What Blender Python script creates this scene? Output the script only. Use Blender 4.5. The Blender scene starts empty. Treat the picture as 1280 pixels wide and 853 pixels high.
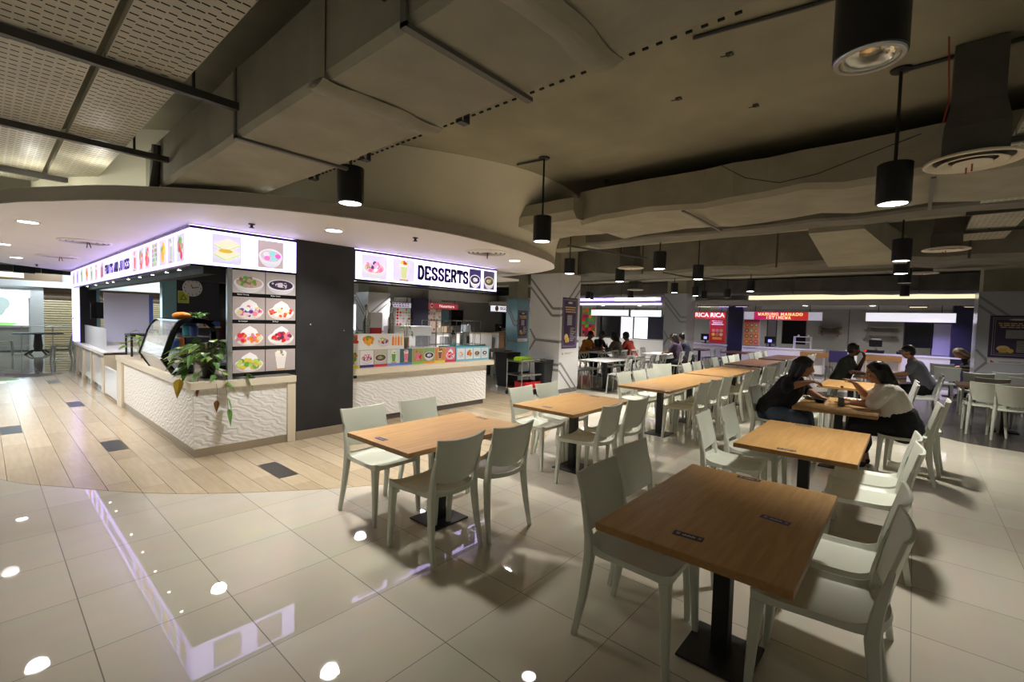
import bpy, bmesh, math, random
from mathutils import Vector, Matrix
RND = random.Random(7)
PI = math.pi
scn = bpy.context.scene
COL = scn.collection
# ------------------------------------------------------------------ materials
M = {}
def mat(name, col, rough=.5, metal=0, emit=None, es=0, noise=None, bump=None, spec=.5, alpha=1, trans=0, ior=1.45, coat=0):
    m = bpy.data.materials.new(name); m.use_nodes = True
    nt = m.node_tree; b = nt.nodes['Principled BSDF']
    b.inputs['Base Color'].default_value = (*col, 1)
    b.inputs['Roughness'].default_value = rough
    b.inputs['Metallic'].default_value = metal
    b.inputs['Specular IOR Level'].default_value = spec
    b.inputs['IOR'].default_value = ior
    b.inputs['Transmission Weight'].default_value = trans
    b.inputs['Coat Weight'].default_value = coat
    b.inputs['Alpha'].default_value = alpha
    if emit:
        b.inputs['Emission Color'].default_value = (*emit, 1); b.inputs['Emission Strength'].default_value = es
    if noise or bump:
        tc = nt.nodes.new('ShaderNodeTexCoord')
    if noise:       # (scale, amount): mottled wear of the paint / concrete itself
        n = nt.nodes.new('ShaderNodeTexNoise'); n.inputs['Scale'].default_value = noise[0]; n.inputs['Detail'].default_value = 6
        nt.links.new(tc.outputs['Object'], n.inputs['Vector'])
        r = nt.nodes.new('ShaderNodeValToRGB')
        a = noise[1]
        r.color_ramp.elements[0].position = .3; r.color_ramp.elements[1].position = .7
        r.color_ramp.elements[0].color = (*[c * (1 - a) for c in col], 1)
        r.color_ramp.elements[1].color = (*[min(1, c * (1 + a)) for c in col], 1)
        nt.links.new(n.outputs['Fac'], r.inputs['Fac']); nt.links.new(r.outputs['Color'], b.inputs['Base Color'])
    if bump:        # (scale, strength, distance)
        n2 = nt.nodes.new('ShaderNodeTexNoise'); n2.inputs['Scale'].default_value = bump[0]; n2.inputs['Detail'].default_value = 5
        nt.links.new(tc.outputs['Object'], n2.inputs['Vector'])
        bp = nt.nodes.new('ShaderNodeBump'); bp.inputs['Strength'].default_value = bump[1]; bp.inputs['Distance'].default_value = bump[2]
        nt.links.new(n2.outputs['Fac'], bp.inputs['Height']); nt.links.new(bp.outputs['Normal'], b.inputs['Normal'])
    M[name] = m
    return m
def N(nt, t, **k):
    n = nt.nodes.new(t)
    for a, v in k.items(): setattr(n, a, v)
    return n
def math_node(nt, op, a, b=None):
    n = nt.nodes.new('ShaderNodeMath'); n.operation = op
    for i, v in enumerate((a, b)):
        if v is None: continue
        if isinstance(v, (int, float)): n.inputs[i].default_value = v
        else: nt.links.new(v, n.inputs[i])
    return n.outputs[0]
def tile_mat():
    m = mat('floor_tile', (.60, .55, .46), .03, spec=.8)
    nt = m.node_tree; b = nt.nodes['Principled BSDF']
    g = N(nt, 'ShaderNodeNewGeometry'); sx = N(nt, 'ShaderNodeSeparateXYZ'); nt.links.new(g.outputs['Position'], sx.inputs[0])
    d = []
    for ax, wd in (('X', .0026), ('Y', .0020)):
        u = math_node(nt, 'DIVIDE', sx.outputs[ax], .6)
        f = math_node(nt, 'ABSOLUTE', math_node(nt, 'SUBTRACT', u, math_node(nt, 'ROUND', u)))
        d.append(math_node(nt, 'LESS_THAN', f, wd / .6))
    j = math_node(nt, 'MAXIMUM', d[0], d[1])
    cx = math_node(nt, 'FLOOR', math_node(nt, 'DIVIDE', sx.outputs['X'], .6)); cy = math_node(nt, 'FLOOR', math_node(nt, 'DIVIDE', sx.outputs['Y'], .6))
    cb = N(nt, 'ShaderNodeCombineXYZ'); nt.links.new(cx, cb.inputs[0]); nt.links.new(cy, cb.inputs[1])
    wn = N(nt, 'ShaderNodeTexWhiteNoise'); nt.links.new(cb.outputs[0], wn.inputs['Vector'])
    r = N(nt, 'ShaderNodeValToRGB'); nt.links.new(wn.outputs['Value'], r.inputs['Fac'])
    r.color_ramp.elements[0].color = (.57, .525, .44, 1); r.color_ramp.elements[1].color = (.625, .58, .495, 1)
    ns = N(nt, 'ShaderNodeTexNoise'); ns.inputs['Scale'].default_value = 2.2; ns.inputs['Detail'].default_value = 8
    mp = N(nt, 'ShaderNodeMapping'); mp.inputs['Scale'].default_value = (1, 2.6, 1); nt.links.new(g.outputs['Position'], mp.inputs[0]); nt.links.new(mp.outputs[0], ns.inputs['Vector'])
    mx = N(nt, 'ShaderNodeMix', data_type='RGBA', blend_type='MULTIPLY'); mx.inputs[0].default_value = .16
    nt.links.new(r.outputs[0], mx.inputs[6]); nt.links.new(ns.outputs['Color'], mx.inputs[7])
    m2 = N(nt, 'ShaderNodeMix', data_type='RGBA'); nt.links.new(j, m2.inputs[0]); nt.links.new(mx.outputs[2], m2.inputs[6]); m2.inputs[7].default_value = (.13, .115, .09, 1)
    nt.links.new(m2.outputs[2], b.inputs['Base Color'])
    nt.links.new(math_node(nt, 'ADD', math_node(nt, 'MULTIPLY', j, .5), math_node(nt, 'MULTIPLY', ns.outputs['Fac'], .045)), b.inputs['Roughness'])
def plank_mat(name, c0, c1, wx, ly, rough, joint, alongx=False):
    m = mat(name, c0, rough)
    nt = m.node_tree; b = nt.nodes['Principled BSDF']
    g = N(nt, 'ShaderNodeNewGeometry'); sx = N(nt, 'ShaderNodeSeparateXYZ'); nt.links.new(g.outputs['Position'], sx.inputs[0])
    A, B = ('Y', 'X') if alongx else ('X', 'Y')
    u = math_node(nt, 'DIVIDE', sx.outputs[A], wx); cu = math_node(nt, 'FLOOR', u)
    off = math_node(nt, 'MULTIPLY', math_node(nt, 'MODULO', math_node(nt, 'ADD', cu, 300.0), 3.0), .37)
    v = math_node(nt, 'ADD', math_node(nt, 'DIVIDE', sx.outputs[B], ly), off); cv = math_node(nt, 'FLOOR', v)
    ju = math_node(nt, 'LESS_THAN', math_node(nt, 'ABSOLUTE', math_node(nt, 'SUBTRACT', u, math_node(nt, 'ROUND', u))), .0022 / wx)
    jv = math_node(nt, 'LESS_THAN', math_node(nt, 'ABSOLUTE', math_node(nt, 'SUBTRACT', v, math_node(nt, 'ROUND', v))), .0012 / ly)
    cb = N(nt, 'ShaderNodeCombineXYZ'); nt.links.new(cu, cb.inputs[0]); nt.links.new(cv, cb.inputs[1])
    wn = N(nt, 'ShaderNodeTexWhiteNoise'); nt.links.new(cb.outputs[0], wn.inputs['Vector'])
    ns = N(nt, 'ShaderNodeTexNoise'); ns.inputs['Scale'].default_value = 3; ns.inputs['Detail'].default_value = 8
    mp = N(nt, 'ShaderNodeMapping'); mp.inputs['Scale'].default_value = (1, 9, 1) if alongx else (9, 1, 1)
    nt.links.new(g.outputs['Position'], mp.inputs[0]); nt.links.new(mp.outputs[0], ns.inputs['Vector'])
    f = math_node(nt, 'ADD', math_node(nt, 'MULTIPLY', wn.outputs['Value'], .45), math_node(nt, 'MULTIPLY', ns.outputs['Fac'], .6))
    r = N(nt, 'ShaderNodeValToRGB'); nt.links.new(f, r.inputs['Fac'])
    r.color_ramp.elements[0].position = .2; r.color_ramp.elements[1].position = .85
    r.color_ramp.elements[0].color = (*c0, 1); r.color_ramp.elements[1].color = (*c1, 1)
    m2 = N(nt, 'ShaderNodeMix', data_type='RGBA'); nt.links.new(math_node(nt, 'MAXIMUM', ju, jv), m2.inputs[0]); nt.links.new(r.outputs[0], m2.inputs[6]); m2.inputs[7].default_value = (*joint, 1)
    nt.links.new(m2.outputs[2], b.inputs['Base Color'])
def wood_mat(name, c0, c1, rough, axis=0):
    m = mat(name, c0, rough)
    nt = m.node_tree; b = nt.nodes['Principled BSDF']
    tc = N(nt, 'ShaderNodeTexCoord'); mp = N(nt, 'ShaderNodeMapping')
    mp.inputs['Scale'].default_value = (1.2, 14, 14) if axis == 0 else (14, 1.2, 14)
    nt.links.new(tc.outputs['Object'], mp.inputs[0])
    ns = N(nt, 'ShaderNodeTexNoise'); ns.inputs['Scale'].default_value = 3; ns.inputs['Detail'].default_value = 2.5; ns.inputs['Distortion'].default_value = .6
    nt.links.new(mp.outputs[0], ns.inputs['Vector'])
    r = N(nt, 'ShaderNodeValToRGB'); nt.links.new(ns.outputs['Fac'], r.inputs['Fac'])
    r.color_ramp.elements[0].position = .3; r.color_ramp.elements[1].position = .7
    r.color_ramp.elements[0].color = (*c0, 1); r.color_ramp.elements[1].color = (*c1, 1)
    nt.links.new(r.outputs[0], b.inputs['Base Color'])
def relief_mat(name, col, rough):      # counter cladding pressed with a wavy scale pattern
    m = mat(name, col, rough)
    nt = m.node_tree; b = nt.nodes['Principled BSDF']
    tc = N(nt, 'ShaderNodeTexCoord'); mp = N(nt, 'ShaderNodeMapping'); mp.inputs['Scale'].default_value = (1, 1, 1.7)
    nt.links.new(tc.outputs['Object'], mp.inputs[0])
    v = N(nt, 'ShaderNodeTexWave'); v.wave_type = 'BANDS'; v.bands_direction = 'DIAGONAL'; v.wave_profile = 'SIN'
    v.inputs['Scale'].default_value = 5; v.inputs['Distortion'].default_value = 7; v.inputs['Detail'].default_value = 1.5; v.inputs['Detail Scale'].default_value = 1.6
    nt.links.new(mp.outputs[0], v.inputs['Vector'])
    bp = N(nt, 'ShaderNodeBump'); bp.inputs['Strength'].default_value = .8; bp.inputs['Distance'].default_value = .005
    nt.links.new(v.outputs['Fac'], bp.inputs['Height']); nt.links.new(bp.outputs['Normal'], b.inputs['Normal'])
def print_mat(name, rough, es):
    m = mat(name, (.8, .8, .8), rough)
    nt = m.node_tree; b = nt.nodes['Principled BSDF']
    a = N(nt, 'ShaderNodeVertexColor'); a.layer_name = 'ink'
    nt.links.new(a.outputs['Color'], b.inputs['Base Color'])
    if es:
        nt.links.new(a.outputs['Color'], b.inputs['Emission Color']); b.inputs['Emission Strength'].default_value = es
tile_mat()
plank_mat('oak_planks', (.40, .315, .205), (.56, .46, .325), .2, 1.2, .2, (.12, .08, .045))
plank_mat('dark_planks', (.035, .03, .028), (.085, .075, .068), .15, 1.2, .22, (.015, .013, .012), True)
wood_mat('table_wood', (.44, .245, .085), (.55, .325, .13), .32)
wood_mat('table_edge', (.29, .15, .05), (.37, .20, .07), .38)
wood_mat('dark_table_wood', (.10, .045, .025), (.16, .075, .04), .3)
wood_mat('shelf_wood', (.16, .12, .09), (.24, .18, .13), .5)
wood_mat('pale_wood', (.52, .40, .26), (.62, .49, .33), .4)
wood_mat('brown_wood', (.13, .07, .035), (.2, .11, .05), .45)
relief_mat('relief_white', (.88, .87, .85), .36)
print_mat('print', .35, 0); print_mat('lit_print', .3, .62); print_mat('dim_print', .4, .10)
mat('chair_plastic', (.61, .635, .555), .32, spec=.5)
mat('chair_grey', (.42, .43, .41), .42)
mat('black_metal', (.012, .012, .013), .45)
mat('black_gloss', (.008, .008, .009), .12)
mat('lamp_black', (.01, .01, .011), .38)
mat('steel', (.55, .55, .54), .22, 1, noise=(9, .06))
mat('alu', (.48, .50, .53), .3, .9)
mat('concrete', (.275, .255, .185), .9, noise=(1.3, .18), bump=(14, .25, .01))
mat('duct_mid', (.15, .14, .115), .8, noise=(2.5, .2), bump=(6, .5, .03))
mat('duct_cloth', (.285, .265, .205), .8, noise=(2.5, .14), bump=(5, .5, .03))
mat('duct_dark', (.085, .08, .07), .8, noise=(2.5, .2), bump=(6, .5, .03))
mat('duct_strap', (.12, .115, .10), .6)
mat('pipe_dark', (.05, .047, .042), .5)
mat('tray_metal', (.42, .39, .31), .5, noise=(3, .15))
mat('hole_black', (.006, .006, .006), .9)
mat('soffit_white', (.90, .87, .85), .6, noise=(1.0, .03))
mat('fascia_shaded', (.36, .33, .29), .7, noise=(1.5, .05))  # greyer than the drum: the band's weaker light is put into its colour
mat('drum_cream', (.74, .71, .58), .7, noise=(1.2, .08))
mat('charcoal', (.022, .022, .024), .55, noise=(3, .25))
mat('charcoal_gloss', (.02, .02, .024), .28)
mat('slate', (.035, .034, .05), .4)
mat('cream_slab', (.72, .64, .50), .32)
mat('white_paint', (.78, .78, .80), .4)
mat('white_gloss', (.80, .80, .82), .18)
mat('wall_white', (.62, .61, .60), .6, noise=(2, .04))
mat('wall_grey', (.40, .39, .37), .6, noise=(2, .06))
mat('plinth_grey', (.16, .15, .14), .4)
mat('plinth_steel', (.42, .37, .30), .3, .6)
mat('column_panel', (.66, .65, .68), .16)
mat('column_line', (.20, .20, .205), .4)
mat('grey_column_panel', (.38, .39, .43), .2)
mat('navy_paint', (.02, .018, .05), .5)
mat('ink_navy', (.03, .022, .11), .5)
mat('ink_white', (.85, .85, .85), .5)
mat('lit_white', (.85, .85, .85), .5, emit=(1, .95, .95), es=.6); mat('lit_cream', (.8, .6, .35), .5, emit=(1, .75, .4), es=.5)
mat('ink_cream', (.85, .70, .40), .5)
mat('red_paint', (.55, .02, .02), .5)
mat('sign_face', (.8, .8, .85), .4, emit=(.60, .52, 1.0), es=2.4)
mat('side_sign_face', (.8, .8, .85), .4, emit=(.46, .35, 1.0), es=1.75)
mat('violet_glow', (.8, .8, .85), .4, emit=(.45, .32, 1.0), es=4)
mat('white_sign', (.8, .8, .8), .4, emit=(.92, .90, 1.0), es=.55)
mat('dim_white_sign', (.75, .75, .78), .4, emit=(.8, .78, 1), es=.22)
mat('red_sign', (.6, .03, .03), .4, emit=(1, .05, .04), es=.28)
mat('dim_red_sign', (.5, .06, .07), .4, emit=(1, .10, .12), es=.12)
mat('magenta_sign', (.55, .02, .15), .4, emit=(1, .03, .2), es=.25)
mat('screen_glow', (.1, .1, .3), .3, emit=(.35, .35, 1), es=1.0)
mat('lit_window', (.8, .85, .9), .4, emit=(.86, .93, 1), es=1.6)
mat('shop_light', (.8, .85, .9), .4, emit=(.72, .90, 1), es=2)
mat('cove_light', (.8, .8, .6), .4, emit=(1, .90, .58), es=.7)
mat('lamp_glow', (1, 1, 1), .4, emit=(1, .97, .88), es=14)
mat('spot_glow', (1, 1, 1), .4, emit=(1, .95, .85), es=12)
mat('reflector', (.75, .70, .6), .15, 1)
mat('shutter_cream', (.62, .50, .30), .45)
mat('shutter_brown', (.20, .13, .08), .5)
mat('terracotta', (.30, .11, .045), .6)
mat('pot_black', (.012, .012, .012), .35)
mat('leaf', (.09, .22, .035), .4, noise=(14, .3)); mat('leaf_light', (.25, .42, .05), .4, noise=(14, .25))
mat('leaf_yellow', (.50, .34, .03), .45); mat('leaf_brown', (.22, .09, .02), .6); mat('stem', (.16, .17, .05), .6)
mat('soil', (.03, .02, .014), .9)
mat('clear_glass', (.9, .97, .95), .02, trans=1, ior=1.45)
mat('clear_acrylic', (.92, .96, .98), .06, alpha=.22)
mat('bottle_glass', (.75, .85, .85), .05, alpha=.13)
mat('frosted', (.72, .74, .80), .45, alpha=.8)
mat('teal_glass', (.20, .38, .46), .12)
mat('skin', (.42, .21, .12), .5); mat('skin_dark', (.17, .085, .05), .55)
mat('hair_black', (.009, .008, .008), .35); mat('hair_gold', (.15, .11, .06), .5)
mat('cloth_black', (.012, .012, .015), .85, bump=(40, .4, .006)); mat('cloth_cream', (.72, .67, .60), .85, bump=(30, .4, .006))
mat('cloth_jean', (.06, .085, .13), .85, noise=(9, .3)); mat('cloth_green', (.03, .035, .03), .85)
mat('cloth_bluegrey', (.20, .21, .26), .85); mat('cloth_orange', (.55, .20, .02), .85); mat('cloth_red', (.36, .04, .025), .85)
mat('cloth_navy', (.015, .017, .035), .85); mat('cloth_purple', (.05, .03, .06), .85); mat('cloth_pattern', (.12, .09, .08), .8, noise=(60, .8))
mat('shoe_black', (.012, .012, .012), .6); mat('shoe_white', (.72, .72, .70), .5)
mat('eye_white', (.7, .68, .65), .3); mat('lip', (.30, .09, .07), .5)
mat('bin_black', (.014, .015, .016), .42); mat('lime', (.48, .75, .03), .4); mat('tray_red', (.55, .012, .02), .4)
mat('amber', (.6, .16, .02), .3); mat('dark_cola', (.02, .008, .004), .08); mat('cup_red', (.5, .03, .03), .4)
mat('plate_white', (.75, .74, .72), .25); mat('rice', (.72, .68, .58), .8); mat('food_red', (.35, .04, .02), .5); mat('food_brown', (.16, .08, .03), .6)
mat('blue_plastic', (.05, .09, .35), .4); mat('teal_plastic', (.03, .25, .28), .4); mat('lavender_board', (.45, .45, .58), .5)
mat('clock_face', (.72, .72, .78), .35); mat('yellow_sign', (.62, .66, .12), .4); mat('wire_red', (.3, .04, .03), .6)
mat('tape_orange', (.75, .24, .02), .5)
# ------------------------------------------------------------------ objects
def link(o): COL.objects.link(o); return o
def tag(o, label=None, cat=None, group=None, kind=None):
    if label: o['label'] = label
    if cat: o['category'] = cat
    if group: o['group'] = group
    if kind: o['kind'] = kind
    return o
def empty(name, loc=(0, 0, 0), rz=0, label=None, cat=None, group=None):
    o = bpy.data.objects.new(name, None); o.location = loc; o.rotation_euler = (0, 0, rz); o.empty_display_size = .1
    return tag(link(o), label, cat, group)
class MB:
    """collects shapes of one part; build() links them as one mesh object"""
    def __init__(s): s.bm = bmesh.new(); s.mi = 0; s.slots = []
    def m(s, name):
        if name not in s.slots: s.slots.append(name)
        s.mi = s.slots.index(name); return s
    def poly(s, pts):
        f = s.bm.faces.new([s.bm.verts.new(p) for p in pts]); f.material_index = s.mi; return f
    def hexa(s, p):
        v = [s.bm.verts.new(q) for q in p]
        for q in ((3, 2, 1, 0), (4, 5, 6, 7), (0, 1, 5, 4), (1, 2, 6, 5), (2, 3, 7, 6), (3, 0, 4, 7)):
            s.bm.faces.new([v[i] for i in q]).material_index = s.mi
        return s
    def box(s, x0, x1, y0, y1, z0, z1, bev=0):
        if bev:
            t = bmesh.new(); bmesh.ops.create_cube(t, size=1)
            for v in t.verts: v.co = ((x0 + x1) / 2 + v.co.x * (x1 - x0), (y0 + y1) / 2 + v.co.y * (y1 - y0), (z0 + z1) / 2 + v.co.z * (z1 - z0))
            bmesh.ops.bevel(t, geom=t.edges[:], offset=bev, segments=2, affect='EDGES', profile=.5)
            s.merge(t); return s
        return s.hexa([(x0, y0, z0), (x1, y0, z0), (x1, y1, z0), (x0, y1, z0), (x0, y0, z1), (x1, y0, z1), (x1, y1, z1), (x0, y1, z1)])
    def merge(s, t, mx=None):
        mp = {}
        for v in t.verts: mp[v] = s.bm.verts.new(mx @ v.co if mx else v.co)
        for f in t.faces:
            try: s.bm.faces.new([mp[v] for v in f.verts]).material_index = s.mi
            except ValueError: pass
        t.free()
    def loft(s, rings, cap=True, closed=True):
        R = [[s.bm.verts.new(p) for p in r] for r in rings]
        n = len(R[0])
        for a, b in zip(R, R[1:]):
            for i in range(n if closed else n - 1):
                j = (i + 1) % n
                s.bm.faces.new([a[i], a[j], b[j], b[i]]).material_index = s.mi
        if cap and closed:
            s.bm.faces.new(R[0][::-1]).material_index = s.mi; s.bm.faces.new(R[-1]).material_index = s.mi
        return s
    def tube(s, pts, rad, n=8, sq=None, flat=None):
        """pts path, rad number or list; flat=(a,b) scales the section"""
        P = [Vector(p) for p in pts]; rings = []
        up = Vector((0, 0, 1))
        for i, p in enumerate(P):
            d = (P[min(i + 1, len(P) - 1)] - P[max(i - 1, 0)]).normalized()
            a = d.cross(up)
            if a.length < 1e-3: a = Vector((1, 0, 0)) if abs(d.z) > .9 else Vector((0, 1, 0))
            a.normalize(); b = a.cross(d).normalized()
            if abs(d.z) > .98: a, b = Vector((1, 0, 0)), Vector((0, 1, 0)); a = (a - d * a.dot(d)).normalized(); b = (b - d * b.dot(d)).normalized()
            r = rad[i] if isinstance(rad, (list, tuple)) else rad
            ra, rb = (r if isinstance(r, tuple) else (r, r))
            ring = []
            for k in range(n):
                t = 2 * PI * k / n; c, q = math.cos(t), math.sin(t)
                if sq: c = math.copysign(abs(c) ** sq, c); q = math.copysign(abs(q) ** sq, q)
                ring.append(p + a * (c * ra) + b * (q * rb))
            rings.append(ring)
        return s.loft(rings)
    def lathe(s, prof, c=(0, 0, 0), n=24, ang=2 * PI):
        rings = []
        full = abs(ang - 2 * PI) < 1e-6
        for r, z in prof:
            rings.append([(c[0] + max(r, 1e-4) * math.cos(ang * k / n), c[1] + max(r, 1e-4) * math.sin(ang * k / n), c[2] + z) for k in range(n)])
        if prof[0][0] > .001 and prof[-1][0] > .001: rings.append(rings[0]); return s.loft(rings, cap=False)     # a ring
        return s.loft(rings, cap=True)
    def ball(s, c, r, n=12, sc=(1, 1, 1), mx=None):
        t = bmesh.new(); bmesh.ops.create_uvsphere(t, u_segments=n, v_segments=max(6, n * 2 // 3), radius=r)
        mm = Matrix.Translation(c) @ (mx if mx else Matrix()) @ Matrix.Diagonal((*sc, 1))
        s.merge(t, mm); return s
    def cap(s, p0, r0, p1, r1, n=12):
        """tapered limb with round ends"""
        p0, p1 = Vector(p0), Vector(p1)
        s.ball(p0, r0, n); s.ball(p1, r1, n)
        if (p1 - p0).length > 1e-4:
            s.tube([p0, p1], [r0, r1], n)
        return s
    def grid(s, F, nu, nv, thick=None):
        """F(u,v)->point; optional thickness along +normal gives a closed sheet"""
        A = [[Vector(F(i / nu, j / nv)) for j in range(nv + 1)] for i in range(nu + 1)]
        def nrm(i, j):
            du = A[min(i + 1, nu)][j] - A[max(i - 1, 0)][j]; dv = A[i][min(j + 1, nv)] - A[i][max(j - 1, 0)]
            return du.cross(dv).normalized()
        V = [[s.bm.verts.new(A[i][j]) for j in range(nv + 1)] for i in range(nu + 1)]
        for i in range(nu):
            for j in range(nv): s.bm.faces.new([V[i][j], V[i + 1][j], V[i + 1][j + 1], V[i][j + 1]]).material_index = s.mi
        if thick:
            W = [[s.bm.verts.new(A[i][j] - nrm(i, j) * (thick(i / nu, j / nv) if callable(thick) else thick)) for j in range(nv + 1)] for i in range(nu + 1)]
            for i in range(nu):
                for j in range(nv): s.bm.faces.new([W[i][j + 1], W[i + 1][j + 1], W[i + 1][j], W[i][j]]).material_index = s.mi
            for i in range(nu):
                for j in (0, nv):
                    q = [V[i][j], W[i][j], W[i + 1][j], V[i + 1][j]]; s.bm.faces.new(q if j == 0 else q[::-1]).material_index = s.mi
            for j in range(nv):
                for i in (0, nu):
                    q = [V[i][j], V[i][j + 1], W[i][j + 1], W[i][j]]; s.bm.faces.new(q if i == 0 else q[::-1]).material_index = s.mi
        return s
    def build(s, name, material=None, parent=None, smooth=False, loc=None, rot=None, bevel=0, sub=0, fix=True):
        if fix: bmesh.ops.recalc_face_normals(s.bm, faces=s.bm.faces[:])
        me = bpy.data.meshes.new(name); s.bm.to_mesh(me); s.bm.free()
        if s.slots and not material:
            for k in s.slots: me.materials.append(M[k])
        elif material: me.materials.append(M[material])
        o = bpy.data.objects.new(name, me); link(o)
        if parent: o.parent = parent
        if loc: o.location = loc
        if rot: o.rotation_euler = rot
        if smooth: smooth_by_angle(me)
        if bevel:
            b = o.modifiers.new('bevel', 'BEVEL'); b.width = bevel; b.segments = 2; b.limit_method = 'ANGLE'
        if sub:
            b = o.modifiers.new('sub', 'SUBSURF'); b.levels = b.render_levels = sub
        return o
def smooth_by_angle(me, ang=40):
    me.polygons.foreach_set('use_smooth', [True] * len(me.polygons))
    bm = bmesh.new(); bm.from_mesh(me)
    for e in bm.edges:
        e.smooth = len(e.link_faces) == 2 and e.calc_face_angle(3) < math.radians(ang)
    bm.to_mesh(me); bm.free()
def copy_tree(o, parent=None):
    c = o.copy(); link(c)
    if parent: c.parent = parent
    for ch in list(o.children): copy_tree(ch, c)
    return c
def struct(o, label=None): o['kind'] = 'structure'; return o
# ------------------------------------------------------------------ printed pictures (flat ink shapes on a flat panel)
class Ink:
    """flat inks, local plane x (right) z (up), the viewer on -y"""
    def __init__(s): s.f = []; s.k = 0
    def poly(s, pts, col):
        s.k += 1; s.f.append((pts, col, s.k)); return s
    def rect(s, x0, z0, x1, z1, col): return s.poly([(x0, z0), (x1, z0), (x1, z1), (x0, z1)], col)
    def ell(s, cx, cz, rx, rz, col, a0=0, a1=2 * PI, n=20, rot=0):
        p = []
        for i in range(n + (0 if abs(a1 - a0 - 2 * PI) < 1e-5 else 1)):
            t = a0 + (a1 - a0) * i / n; x, z = rx * math.cos(t), rz * math.sin(t)
            p.append((cx + x * math.cos(rot) - z * math.sin(rot), cz + x * math.sin(rot) + z * math.cos(rot)))
        return s.poly(p, col)
    def build(s, name, material, parent=None, loc=(0, 0, 0), rz=0, step=.0004):
        me = bpy.data.meshes.new(name); vs = []; fs = []; cs = []
        for pts, col, k in s.f:
            b = len(vs); vs += [(x, -k * step, z) for x, z in pts]; fs.append(list(range(b, b + len(pts)))); cs += [(*col, 1)] * len(pts)
        me.from_pydata(vs, [], fs); me.update()
        ca = me.color_attributes.new('ink', 'FLOAT_COLOR', 'CORNER')
        for i, l in enumerate(me.loops): ca.data[i].color = cs[l.vertex_index]
        me.materials.append(M[material])
        o = bpy.data.objects.new(name, me); link(o); o.location = loc; o.rotation_euler = (0, 0, rz)
        if parent: o.parent = parent
        return o
def rc(c, a=.12): return tuple(max(0, min(1, x + RND.uniform(-a, a) * (x + .15))) for x in c)
RED, ORG, YEL, GRN, WHT, PNK, PUR, BRN, CYN = (.62, .03, .03), (.8, .25, .03), (.75, .5, .05), (.12, .35, .05), (.85, .83, .8), (.8, .18, .3), (.12, .05, .28), (.16, .08, .04), (.15, .55, .65)
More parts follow.
